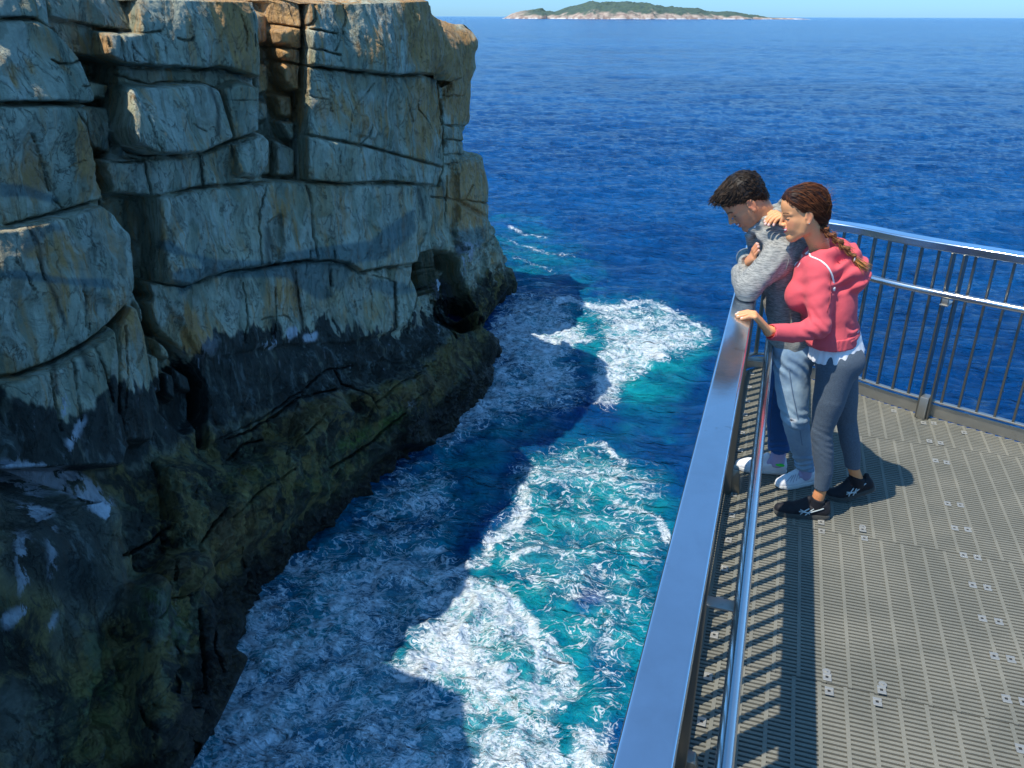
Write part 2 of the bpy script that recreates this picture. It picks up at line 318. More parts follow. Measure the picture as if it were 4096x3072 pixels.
# ---------------------------------------------------------------- cliffs
RS = 1.0
def D2(pts): return [(x, y) for x, y in pts]
relief = new_map(); wsum = new_map()
def block(pts, off, r=1.6, du=0., dv=0.):
    """raise a traced block by off metres (x RS); du,dv tilt it across its width / height"""
    global relief
    m_ = poly_mask(pts); q = np.array(pts, float); x0, x1 = q[:, 0].min(), q[:, 0].max(); y0, y1 = q[:, 1].min(), q[:, 1].max()
    f = off + du*((_xx-MO)*2-(x0+x1)/2)/max(x1-x0, 1) + dv*((_yy-MO)*2-(y0+y1)/2)/max(y1-y0, 1)
    b = blur(m_, r*.7); relief = relief*(1-b)+f*b
block([(-200,-200),(72,-200),(68,41),(0,39),(-200,30)], 1.6)
block([(72,-200),(105,-200),(100,60),(68,41)], .8)
block([(-200,36),(0,41),(68,43),(98,62),(130,94),(146,124),(169,163),(176,208),(172,223),(65,220),(-200,224)], 1.7, 2.2, .8, .6)
block([(-200,224),(172,225),(150,240),(182,277),(195,342),(225,426),(182,436),(107,457),(0,485),(-200,500)], 1.6, 2.2, .5, -.6)
block([(135,228),(180,235),(205,300),(225,426),(195,430),(182,330)], .9, 1.5)
block([(-200,495),(0,487),(107,459),(182,438),(215,460),(240,500),(252,560),(250,625),(241,649),(202,694),(156,733),(81,776),(0,805),(-200,830)], 2.6, 2.5, .8, 0)
block([(160,500),(240,500),(252,620),(220,660),(165,640)], 3.2, 4)
block([(-200,832),(0,807),(81,778),(156,735),(202,696),(212,766),(213,860),(240,960),(230,1010),(-200,1010)], 3.6, 3.)
block([(217,700),(243,650),(268,660),(285,720),(300,800),(320,880),(300,960),(230,960),(215,860)], 2.6, 3.5)
block([(98,62),(254,66),(247,160),(247,182),(244,277),(257,312),(228,345),(202,345),(190,300),(182,277),(178,215),(146,124)], -3.2, 1.8)
block([(98,-30),(255,-30),(283,66),(195,55),(111,39)], .4, 1.5)
block([(105,42),(200,58),(250,72),(248,130),(150,118)], -.3, 2.)
block([(185,170),(245,182),(240,215),(190,212)], -.6, 1.5); block([(180,225),(243,232),(246,290),(255,335),(205,320)], -.5, 2.)
block([(283,-200),(540,-200),(548,98),(545,169),(500,152),(456,144),(423,150),(342,144),(247,139),(205,118),(200,68),(283,72)], 1.6, 1.8, 0, .5)
block([(440,-200),(540,-200),(548,98),(545,167),(470,146)], 1.9, 3)
block([(247,150),(342,148),(423,154),(456,148),(545,172),(547,200),(374,178),(247,182)], .4, 1.6)
block([(247,182),(312,184),(374,179),(423,179),(456,191),(465,228),(482,299),(407,332),(299,335),(257,312),(244,277)], 2.6, 3.2, 0, 1.)
block([(460,190),(500,176),(547,190),(547,283),(520,300),(486,304),(468,228)], 1.8, 2.4)
block([(200,346),(299,342),(407,337),(482,310),(548,286),(568,300),(566,372),(521,395),(423,404),(325,425),(240,418)], .9, 2.4, .5, -.6)
block([(495,318),(545,286),(572,300),(566,350),(540,385),(490,372)], 1.9, 2.8)
# the recessed column and the lit flank of the main slab
block([(549,-200),(662,-200),(660,62),(652,286),(654,387),(572,387),(570,300),(548,280)], -3.6, 2.)
block([(596,-200),(662,-200),(658,60),(652,200),(625,200),(600,60)], -1.0, 3., 3.4)
for pts, o_ in [([(555,20),(598,30),(600,95),(556,95)], -2.0), ([(560,130),(596,140),(600,200),(562,210)], -1.7), ([(566,215),(600,222),(598,262),(570,268)], -1.9), ([(600,62),(640,64),(638,98),(606,98)], -.4),
                ([(610,105),(648,108),(645,132),(615,128)], -.5), ([(612,140),(650,145),(645,190),(618,180)], -.5), ([(570,300),(598,310),(596,380),(572,384)], -1.0), ([(602,300),(648,322),(650,386),(600,386)], -.8), ([(604,205),(645,205),(648,260),(615,255)], -1.2),([(612,262),(648,262),(650,310),(630,300)], -.9)]:
    block(pts, o_, 2.6)
block([(664,-200),(990,-200),(990,170),(898,160),(846,163),(752,153),(660,141)], 1.5, 1.8, .3, .8)
block([(660,143),(752,155),(846,165),(898,162),(942,166),(948,240),(953,257),(953,361),(787,316),(722,303),(654,290)], 1.0, 1.6, 0, .3)
block([(654,292),(722,305),(787,318),(953,363),(937,400),(895,397),(833,391),(735,395),(654,388)], 1.25, 1.4)
block([(760,245),(785,250),(805,285),(800,300),(760,290)], 1.5, 1.5)
block([(330,425),(423,406),(521,397),(589,388),(594,470),(600,520),(585,570),(488,585),(439,597),(391,619),(342,610),(328,520)], 1.5, 3., .4, 1.0)
block([(585,390),(735,397),(895,397),(893,440),(893,520),(900,565),(852,574),(820,577),(771,587),(742,567),(660,561),(602,569),(588,560)], 1.2, 2., .5, .8)
block([(566,480),(600,460),(604,560),(575,568)], .4, 2.)
block([(342,614),(391,622),(439,601),(488,588),(594,575),(602,572),(660,565),(742,571),(771,590),(820,580),(852,577),(900,570),(905,700),(760,740),(620,745),(520,760),(450,780),(420,760),(391,700),(360,660)], .6, 2.6)
block([(240,418),(325,428),(330,500),(342,610),(300,600),(265,520)], -2.2, 2.5)
block([(900,570),(955,600),(985,640),(1000,690),(990,720),(920,740),(900,700)], -.1, 4)
block([(420,765),(520,765),(620,750),(760,745),(985,720),(1000,800),(860,830),(740,880),(600,950),(480,1010),(433,910)], .5, 6)
block([(480,1010),(600,950),(740,880),(870,830),(1000,800),(1060,790),(1060,1000),(860,960),(500,1200),(380,1250),(340,1000)], 1.6, 8)
block([(640,900),(720,850),(760,900),(700,960),(620,990)], 2.2, 6); block([(750,850),(900,790),(930,830),(850,900),(790,910)], 2.4, 5)
block([(480,1030),(590,960),(640,1000),(560,1100),(470,1120)], 2.2, 6); block([(850,960),(880,850),(910,870),(905,960)], 2.2, 4)
block([(330,700),(391,771),(433,831),(433,909),(400,940),(340,880),(300,760),(290,640)], -1.4, 4)
for pts, o_ in [([(300,650),(325,645),(335,690),(312,700)], -.2), ([(335,720),(365,735),(372,780),(345,770)], .2), ([(375,790),(410,815),(420,850),(385,840)], .1), ([(350,800),(375,810),(380,870),(352,850)], .3), ([(310,760),(338,770),(345,850),(318,850)], .6)]:
    block(pts, o_, 2.)
block([(280,1270),(330,1240),(400,1262),(440,1300),(470,1390),(520,1420),(450,1560),(360,1700),(300,1700),(280,1500)], 2.6, 6)
block([(300,1250),(350,1200),(420,1190),(440,1250),(400,1290)], 2.9, 4)
block([(440,1310),(500,1300),(525,1350),(500,1400),(455,1400)], .8, 5)
block([(905,440),(950,400),(1000,410),(1052,400),(1050,520),(1000,540),(930,540),(900,520)], .2, 2)
block([(980,345),(1038,345),(1052,400),(1050,470),(985,430)], 1.2, 2); block([(985,440),(1050,475),(1050,520),(1010,545),(975,520)], 1.5, 2)
block([(985,545),(1050,525),(1076,545),(1096,620),(1040,700),(1000,640),(975,575)], 1.4, 2)
block([(898,556),(930,545),(975,552),(978,590),(1000,640),(1032,704),(1000,715),(940,690),(890,600)], -7., 2.5)
block([(945,180),(960,172),(975,182),(965,215),(950,215)], -1., 2)
relief *= RS
# joints and cracks: (points, half width, depth m)
CR_ = [([(0,39),(41,38),(68,41),(98,62)],1.3,1.2), ([(111,39),(150,44),(195,55),(254,68),(283,70),(305,70),(329,67)],1.,.7), ([(146,114),(180,126),(212,133),(247,140),(300,143),(342,143),(380,145),(423,150),(440,148),(456,143),(480,148),(510,158),(544,169)],1.5,1.3),
 ([(0,221),(65,220),(120,221),(172,223)],1.7,1.5), ([(98,62),(130,94),(146,124),(169,163),(176,208),(172,223)],1.6,1.),
 ([(195,160),(247,160),(312,182),(344,177),(374,177),(423,177),(456,189),(465,228),(474,260),(482,299)],1.2,.9), ([(247,182),(244,228),(244,277),(257,312),(275,328),(299,335),(350,334),(407,332),(450,318),(482,306),(547,283)],1.9,1.6),
 ([(202,345),(250,350),(299,347)],1.2,1.), ([(235,418),(293,422),(325,426),(423,405),(521,396),(560,393),(594,388)],1.4,1.1), ([(540,400),(589,386),(654,389),(735,396),(800,392),(833,391),(895,398),(940,401)],1.4,1.2),
 ([(465,375),(500,380),(540,386)],.8,.5), ([(488,312),(492,350),(485,378)],1.,.6), ([(420,330),(428,380),(432,402)],.9,.5),([(300,345),(310,380),(322,420)],.9,.5),
 ([(202,345),(228,407),(234,456),(260,498),(283,540),(300,590),(322,640)],9,6.5), ([(240,480),(254,496),(270,551),(293,610),(322,668),(335,714),(391,769),(433,831),(435,909),(440,960)],6.5,4.5),
 ([(0,485),(107,457),(182,436),(225,426)],1.5,1.2), ([(150,240),(182,277),(195,342),(225,426)],1.2,.7), ([(0,805),(81,776),(156,733),(202,694),(241,649)],1.8,1.6),
 ([(241,649),(215,707),(212,766),(213,844),(222,900)],2.,1.2), ([(342,610),(391,619),(439,597),(488,585),(594,572)],1.8,1.4), ([(594,572),(602,569),(660,561),(700,562),(742,567),(771,587),(820,577),(852,574)],1.8,1.6),
 ([(712,541),(711,580),(711,616)],.9,.6), ([(660,541),(655,600)],.9,.5), ([(849,610),(854,707)],1.6,.7), ([(634,587),(640,640),(651,714)],1.2,.4), ([(660,62),(655,180),(652,286),(654,387)],1.3,1.), ([(735,-30),(738,30),(728,70),(709,111)],.9,.55),
 ([(677,-20),(672,40),(660,62)],1.3,.8), ([(605,52),(640,58),(660,62),(716,73)],1.1,.8), ([(560,98),(600,102),(657,104),(722,119)],1.1,.8), ([(545,120),(575,127),(618,132),(660,142),(700,147),(752,153),(800,158),(846,163),(898,160),(960,166)],1.6,1.4),
 ([(654,290),(722,303),(787,316),(870,340),(950,361)],1.,.6), ([(940,166),(948,240),(953,257),(953,361),(937,400)],1.6,1.2), ([(800,180),(770,215),(752,245),(748,285)],.6,.35), ([(794,268),(785,295),(770,312),(765,340)],.8,.5),
 ([(868,168),(872,215),(884,262)],.8,.4), ([(900,210),(895,235),(912,255),(925,280)],.7,.35), ([(662,206),(705,216),(710,240)],.7,.35), ([(705,150),(706,240)],.5,.25), ([(722,300),(724,350)],.5,.3), ([(940,270),(946,310),(938,340)],.8,.4),
 ([(537,-20),(542,20),(547,33),(550,98),(547,169),(547,280)],2.,1.8), ([(568,388),(560,420),(548,450),(544,490),(548,570)],1.,.6), ([(656,400),(666,440),(668,500),(678,566)],1.5,.6), ([(240,60),(241,110),(247,140)],.8,.5), ([(210,58),(212,100)],.7,.5), ([(262,95),(265,130),(300,138)],.6,.3),
 ([(338,100),(340,140)],.8,.35), ([(262,90),(270,110),(290,130),(310,140)],.6,.3), ([(505,30),(515,80),(512,110)],.7,.3), ([(530,20),(532,100)],.6,.3), ([(366,82),(375,86),(395,87),(400,80)],1.6,.6), ([(285,250),(300,300),(310,330)],.9,.4), ([(330,300),(345,328)],.7,.35), ([(455,215),(478,217),(536,216)],.6,.3), ([(387,265),(400,275),(415,282)],.6,.3),
 ([(82,128),(100,138),(130,136),(146,128)],1.3,.8), ([(148,187),(168,182)],.9,.5), ([(45,290),(60,330),(75,370),(85,410)],.9,.5), ([(100,370),(135,352),(172,345)],.8,.4), ([(95,430),(115,455)],.9,.4), ([(25,485),(40,530),(60,600)],.8,.3), ([(140,600),(150,640),(148,700)],.9,.35), ([(0,560),(20,580),(40,625)],.9,.4),
 ([(110,765),(118,830),(130,900)],1.2,.7), ([(160,740),(185,800),(200,860)],1.,.6), ([(235,700),(240,800),(236,880)],.9,.5), ([(60,790),(70,860),(85,920)],1.,.5), ([(180,720),(190,700)],1.,.5),
 ([(590,620),(592,690),(585,740)],1.,.5), ([(520,610),(530,680),(525,740)],.9,.4), ([(560,690),(610,680),(636,700)],.8,.5), ([(790,600),(800,640),(795,700)],.7,.35), ([(700,620),(700,690)],.5,.25), ([(762,650),(768,690)],.6,.3), ([(780,590),(830,600),(852,610)],.8,.5), ([(900,570),(940,610),(960,680),(985,730)],1.6,.9), ([(930,620),(925,680)],1.,.5), ([(905,640),(880,690),(880,720)],.9,.5),
 ([(480,950),(540,930),(600,890),(640,860),(720,840)],1.4,.9), ([(440,960),(560,905),(640,850),(700,800),(760,790)],1.2,.6), ([(600,980),(660,920),(690,890)],1.2,.7), ([(720,800),(735,830),(780,850),(800,880)],1.3,.8), ([(640,870),(620,930),(600,1000)],1.,.5),([(780,905),(790,870),(840,830),(920,790)],1.1,.7), ([(860,880),(930,820)],1.,.5), ([(470,1010),(520,960),(560,950)],1.3,.8), ([(700,1010),(780,960),(860,890)],1.3,.8), ([(480,1120),(540,1060),(620,1010)],1.,.6), ([(330,1000),(345,1080),(350,1180),(345,1260)],1.3,.9), ([(270,1200),(330,1170),(360,1140)],2.,1.), ([(400,1200),(440,1140),(470,1100)],1.4,.8), ([(400,1320),(405,1420),(410,1500)],1.5,.8), ([(440,1330),(430,1400),(450,1450)],1.2,.7), ([(335,1380),(350,1450)],1.2,.6), ([(300,1330),(330,1300),(380,1290)],1.,.6), ([(425,1275),(440,1290),(452,1300)],3.,1.5)]
for k in range(60):   # smaller random joints, mostly upright or along the bedding
    cx, cy = rng.uniform(0, 1000), rng.uniform(0, 1300); L = rng.uniform(14, 60); vert = rng.random() < .65
    a_ = rng.normal(math.pi/2 if vert else .1, .22); pts = []
    for j in range(5):
        pts.append((cx+math.cos(a_)*L*j/4+rng.normal()*1.8, cy+math.sin(a_)*L*j/4+rng.normal()*1.8))
    CR_.append((pts, rng.uniform(.3, .6), rng.uniform(.08, .25)))
def wobble(pts):
    out = [pts[0]]
    for a, b in zip(pts[:-1], pts[1:]):
        a = np.array(a, float); b = np.array(b, float); n = max(1, int(np.hypot(*(b-a))/9))
        for j in range(1, n+1):
            p = a+(b-a)*j/n; out.append(tuple(p+(rng.normal(size=2)*1.1 if j < n else 0)))
    return out
CR_ += [([(945,270),(1004,273)],1.5,1.2), ([(955,335),(995,333)],1.2,.9), ([(950,300),(1000,305)],1.,.8), ([(960,355),(1037,345)],1.2,.8), ([(930,425),(1048,438)],1.1,.8), ([(960,205),(1000,207)],.8,.5), ([(945,180),(950,215),(951,262)],4.,3.5), ([(955,262),(956,360),(945,400)],2.5,2.), ([(1015,400),(1000,430)],1.,.6), ([(965,380),(960,480)],1.2,.6)]
cmap = new_map(); cdark = new_map()
for pts, w_, dp in CR_:
    d_ = line_dist(wobble(pts), 30); ww = w_*.50
    cmap = np.maximum(cmap, dp*np.exp(-(np.maximum(d_-ww*.3, 0)/ww)**2)); cmap = np.maximum(cmap, .13*dp*np.exp(-d_/(ww*3.2+1)))
    cdark = np.maximum(cdark, min(1., dp)*np.exp(-(d_/(ww*1.1))**2))
mnz = fbm(np.stack([_xx*.035, _yy*.035, 0*_xx+3.1], -1).reshape(-1, 3), 3).reshape(cmap.shape); cmap = cmap*1.1*np.clip(.70+.70*mnz, .12, 1.15)
# painted surface colours (stains, wet band, weed): traced outlines
def band_map(line, below=True):
    xs = np.array([p[0] for p in line])/2+MO; ys = np.array([p[1] for p in line])/2+MO
    return (_yy-np.interp(_xx, xs, ys)).astype(np.float32)*2
blackd = band_map([(-300,870),(0,860),(100,880),(160,900),(215,860),(245,820),(300,830),(370,780),(430,760),(470,720),(560,705),(640,700),(700,690),(760,700),(800,710),(860,720),(900,690),(960,640),(990,650),(1010,640),(1100,560)])
brownd = band_map([(-300,1060),(0,1060),(300,1000),(430,930),(520,915),(640,880),(760,840),(900,800),(960,740),(985,690),(1000,650),(1040,600),(1120,560)])
waterd = band_map([(-300,1800),(330,1640),(420,1480),(440,1330),(470,1270),(600,1170),(760,1060),(862,940),(960,860),(1030,790),(1045,760),(1085,620)])
bluep = paint([([(0,395),(60,400),(130,430),(120,440),(60,425),(0,425)], 1, 1.2), ([(0,590),(40,582),(100,592),(140,600),(238,602),(250,625),(120,612),(0,598)], 1, 1.2), ([(45,525),(70,495),(120,480),(150,500),(110,500),(80,530),(50,560)], .8, 1.5),
 ([(340,520),(370,520),(400,545),(470,560),(600,565),(620,545),(720,530),(800,520),(850,480),(893,450),(898,500),(830,560),(760,570),(700,600),(720,640),(690,650),(620,600),(440,600),(390,640),(370,590),(400,580),(440,580),(430,560),(380,550),(335,535)], 1, 1.2),
 ([(800,600),(870,610),(905,630),(850,640),(800,625)], .9, 1.5), ([(975,500),(1048,490),(1050,520),(1020,545),(985,550)], .9, 1.5), ([(640,590),(660,560),(760,580),(740,630),(700,615),(650,620)], .8, 1.5)])
streak = new_map()
for pts, w_ in [([(63,492),(85,530),(95,590),(120,640),(140,700)],5), ([(428,330),(435,370),(440,400)],3), ([(455,190),(470,230),(472,290)],4), ([(576,495),(582,570)],7), ([(632,580),(648,660),(652,712)],5), ([(712,570),(714,640)],1.5), ([(850,610),(855,700)],3), ([(905,410),(915,470)],6), ([(955,390),(960,430)],4), ([(655,0),(650,60),(640,130)],3), ([(168,740),(190,790)],7), ([(115,770),(125,850)],5), ([(590,690),(588,720)],5)]:
    streak = paint_line(streak, pts, w_*.55, 1.)
orange = paint([([(450,-50),(548,-50),(548,165),(520,150),(470,60)], .8, 7), ([(860,-100),(985,-100),(985,165),(930,165),(880,120)], .95, 10), ([(560,-50),(655,-50),(652,270),(600,250),(560,150)], .95, 6), ([(720,-50),(770,-50),(755,60),(725,40)], .6, 7), ([(660,-20),(700,-20),(690,60),(664,50)], .7, 5),
 ([(790,60),(830,50),(850,140),(800,140)], .5, 8), ([(880,170),(950,170),(952,300),(900,360),(880,250)], .6, 8), ([(640,230),(760,200),(830,240),(820,300),(700,270)], .4, 9), ([(955,60),(1025,70),(1020,270),(960,240)], .95, 6), ([(1000,340),(1050,350),(1045,500),(960,480),(950,400)], .7, 8), ([(10,140),(40,130),(50,170),(30,205)], .5, 5), ([(0,350),(60,340),(120,400),(100,430),(0,395)], .5, 6), ([(40,540),(150,525),(160,540),(60,555)], .6, 3),
 ([(580,610),(640,590),(640,640),(600,700),(575,680)], .6, 7), ([(240,600),(280,640),(300,760),(240,700)], .6, 7), ([(380,640),(450,700),(440,800),(390,740)], .7, 7), ([(585,410),(640,420),(630,500),(590,480)], .4, 9), ([(160,245),(205,300),(220,420),(190,400)], .7, 5), ([(150,70),(250,80),(248,130),(160,125)], .6, 5), ([(110,500),(140,505),(150,640),(138,690)], .7, 5),([(960,740),(1062,740),(1000,790),(960,860),(900,880)], .6, 6), ([(560,930),(680,870),(760,830),(760,850),(640,930),(560,970)], .8, 7),([(840,870),(930,800),(960,760),(965,800),(870,880)], .8, 5), ([(440,1140),(560,1080),(560,1180),(450,1230)], .7, 12), ([(330,1210),(400,1200),(420,1260),(350,1260)], .7, 8)])
bblack = paint([([(0,1030),(130,1040),(245,1085),(262,1240),(285,1290),(200,1340),(120,1290),(0,1260)], .95, 9), ([(120,1300),(180,1330),(170,1430),(120,1420)], .8, 9), ([(0,1480),(60,1480),(90,1659),(0,1659)], .5, 10)])
green = paint([([(730,960),(840,900),(860,870),(880,900),(780,960),(740,980)], 1, 4), ([(640,1010),(860,940),(700,1080),(600,1080)], .3, 12), ([(180,1400),(300,1380),(260,1659),(150,1659)], .35, 14), ([(460,1000),(640,960),(600,1060),(470,1090)], .2, 14), ([(290,1250),(380,1280),(440,1380),(380,1420),(300,1350)], .45, 8)])
pale = paint([([(570,740),(600,715),(640,705),(650,720),(600,745),(570,760)], .9, 2), ([(650,725),(690,715),(680,735),(655,740)], .8, 2), ([(340,750),(400,745),(470,720),(480,760),(400,780)], .3, 6), ([(925,600),(960,600),(985,640),(960,660),(940,640)], .7, 4), ([(0,995),(60,1000),(130,1008),(200,1040),(245,1085),(235,1130),(150,1060),(60,1040),(0,1060)], .95, 4), ([(50,1100),(100,1080),(115,1110),(80,1130)], .9, 3),
 ([(0,1020),(60,1040),(90,1070),(30,1080),(0,1060)], .7, 4), ([(980,530),(1040,520),(1000,600),(990,640),(1000,560)], .8, 4), ([(130,860),(145,840),(150,890),(130,910)], .7, 3), ([(140,960),(180,890),(185,910),(150,985)], .7, 3), ([(860,850),(905,870),(890,890)], .4, 4), ([(290,1255),(380,1270),(440,1360),(420,1430),(350,1440),(300,1380)], .13, 8), ([(30,1140),(60,1150),(70,1260),(40,1300)], .5, 5), ([(100,1120),(120,1130),(125,1250),(105,1260)], .5, 4), ([(0,1330),(60,1300),(70,1320),(10,1370)], .5, 3), ([(100,1360),(125,1310),(130,1330),(110,1380)], .5, 3)])
dashes = new_map()
for k in range(70):   # drips of pale lime over the black band
    x = rng.uniform(0, 960); y = np.interp(x, [0, 215, 300, 430, 640, 860, 960], [870, 860, 830, 770, 710, 720, 660])+rng.exponential(38); L = rng.uniform(6, 30)
    dashes = paint_line(dashes, [(x, y), (x+rng.normal()*1.5, y+L)], rng.uniform(.35, .9), rng.uniform(.15, .55))

def rock_attrs(me, P, u, v, cd):
    q = P.reshape(-1, 3); u = u.ravel(); v = v.ravel()
    nz = fbm(q*np.array([.9, .9, .35]), 4)*26
    nz2 = fbm(q*np.array([2.4, 2.4, .3]), 3)*16
    off = (u < -150) | (u > 2100) | (v > 3250)
    hgt = (q[:, 2]-SEA)/D
    bd = samp(blackd, u, v)+nz+nz2
    blk = np.where(off, sstep(.42, .36, hgt+nz*.002), sstep(-4, 9, bd))
    brn = np.where(off, sstep(.2, .15, hgt+nz*.002), sstep(-14, 22, samp(brownd, u, v)+nz))
    wat = np.where(off, sstep(.05, .03, hgt), sstep(-22, 16, samp(waterd, u, v)+nz*.4))
    bb = samp(bblack, u+nz*.3, v)*(~off); brn = brn*(1-bb); blk = np.maximum(blk, bb)
    fattr(me, 'black', blk*(1-.8*brn)); fattr(me, 'brown', brn); fattr(me, 'wet', wat)
    o_ = ~off
    for nm, mp in (('blue', bluep), ('streak', streak), ('orange', orange), ('green', green), ('pale', np.maximum(pale, dashes)), ('crack', cdark)):
        fattr(me, nm, samp(mp, u+nz*.25*(nm != 'crack'), v)*o_)
def curve_at(knots, w, s):
    """knots: list of (top(x,y), low(x,y)) in units of D ; w,s arrays -> x,y"""
    k = np.arange(len(knots)); U_ = np.array([a for a, b in knots], float); B_ = np.array([b for a, b in knots], float)
    def ip(c): return np.interp(s, k, c)
    return w*ip(U_[:, 0])+(1-w)*ip(B_[:, 0]), w*ip(U_[:, 1])+(1-w)*ip(B_[:, 1])
M = NT('cliff_rock'); pos = M.pos(); A_ = lambda n_: M.attr(n_).outputs['Fac']
st = M.vmap(pos, (1, 1, .22))
n1 = M.noise(st, .55, 8, .62, .3).outputs['Fac']; n2_ = M.noise(pos, .28, 4, .55).outputs['Fac']; n3 = M.noise(st, 3.2, 6, .7).outputs['Fac']; n4 = M.noise(M.vmap(pos, (1, 1, .12)), 1.4, 6, .65, .4).outputs['Fac']
base = M.mix(M.ramp(n1, .32, .68), (.24, .25, .165, 1), (.56, .55, .40, 1))
base = M.mix(M.math('MULTIPLY', M.ramp(n2_, .45, .7), .55), base, (.40, .29, .13, 1))
pt = M.noise(M.vmap(pos, (1, 1, .5), (0, 0, 0), (9, 4, 2)), .42, 5, .5, .8).outputs['Fac']
base = M.mix(M.math('MULTIPLY', M.ramp(pt, .49, .53), .30), base, (.62, .61, .50, 1)); base = M.mix(M.math('MULTIPLY', M.ramp(pt, .60, .62), .4), base, (.17, .15, .085, 1))
fl = M.math('ABSOLUTE', M.math('SUBTRACT', M.noise(M.vmap(pos, (1, 1, .45), (.2, .1, 0), (3, 3, 3)), .8, 6, .62, .6).outputs['Fac'], .5)); base = M.mix(M.math('MULTIPLY', M.ramp(fl, 0, .010, 1, 0), .5), base, (.07, .07, .05, 1))
om = M.math('MULTIPLY', M.ramp(M.math('MULTIPLY_ADD', A_('orange'), .40, n4), .50, .72), M.ramp(n3, .3, .6, .5, 1))
base = M.mix(M.math('MULTIPLY', om, .85), base, M.mix(M.ramp(n3, .35, .65), (.42, .17, .04, 1), (.68, .36, .11, 1)))
base = M.mix(M.math('MULTIPLY', A_('blue'), .62), base, (.06, .15, .17, 1))
base = M.mix(M.math('MULTIPLY', A_('streak'), .75), base, (.035, .035, .025, 1))
ln = M.noise(M.vmap(pos, (1, 1, .55)), .55, 10, .68, .5).outputs['Fac']; ln2 = M.noise(M.vmap(pos, (1, 1, .3), (0, 0, 0), (4, 4, 4)), 1.1, 9, .7, .3).outputs['Fac']
blk = M.math('MULTIPLY', A_('black'), M.ramp(n4, .30, .46, .72, 1))
base = M.mix(M.math('MULTIPLY', blk, .94), base, M.mix(M.ramp(ln2, .55, .63), (.014, .018, .018, 1), (.085, .10, .095, 1)))
bc = M.mix(M.ramp(ln, .47, .56), (.014, .013, .009, 1), (.17, .12, .035, 1)); bc = M.mix(M.math('MULTIPLY', M.ramp(ln2, .54, .60), .75), bc, (.11, .12, .06, 1)); bc = M.mix(M.math('MULTIPLY', M.ramp(ln2, .44, .40), .8), bc, (.012, .014, .014, 1)); bc = M.mix(M.math('MULTIPLY', M.ramp(ln, .63, .67), .8), bc, (.36, .25, .08, 1))
bc = M.mix(M.math('MULTIPLY', A_('orange'), M.ramp(n1, .35, .55)), bc, (.17, .12, .05, 1))
bc = M.mix(M.math('MULTIPLY', A_('green'), M.ramp(M.noise(pos, 1.3, 6, .7).outputs['Fac'], .38, .6)), bc, (.10, .16, .015, 1))
base = M.mix(M.math('MULTIPLY', A_('brown'), .92), base, bc)
base = M.mix(M.math('MULTIPLY', M.ramp(A_('pale'), 0, .7), M.ramp(M.math('MULTIPLY_ADD', A_('pale'), .12, ln2), .52, .555)), base, (.50, .51, .54, 1))
wv = M.voro(pos, 3.5).outputs['Distance']
base = M.mix(M.math('MULTIPLY', A_('wet'), .9), base, M.mix(M.ramp(wv, .1, .5), (.045, .030, .014, 1), (.012, .009, .006, 1)))
base = M.mix(M.math('MULTIPLY', M.ramp(n3, .42, .66), .42), base, M.mix(.5, base, (.02, .02, .02, 1)))
M.set(Base_Color=base, Roughness=M.math('MULTIPLY_ADD', A_('wet'), -.35, .85), Specular_IOR_Level=.3)
vc = M.voro(M.vmap(pos, (1, 1, .6)), .8, 'DISTANCE_TO_EDGE').outputs['Distance']
nbm = M.bump(M.noise(pos, .9, 10, .66, .4).outputs['Fac'], 1., .5); nbm = M.bump(M.ramp(pt, .48, .53), .8, .10, nbm); nbm = M.bump(M.ramp(fl, 0, .016), .9, .10, nbm); nbm = M.bump(n3, .7, .08, nbm); nbm = M.bump(M.noise(M.vmap(pos, (1, 1, .35)), 9, 5, .7).outputs['Fac'], .6, .03, nbm)
M.l(nbm, M.b.inputs['Normal'])
ROCK = M.m

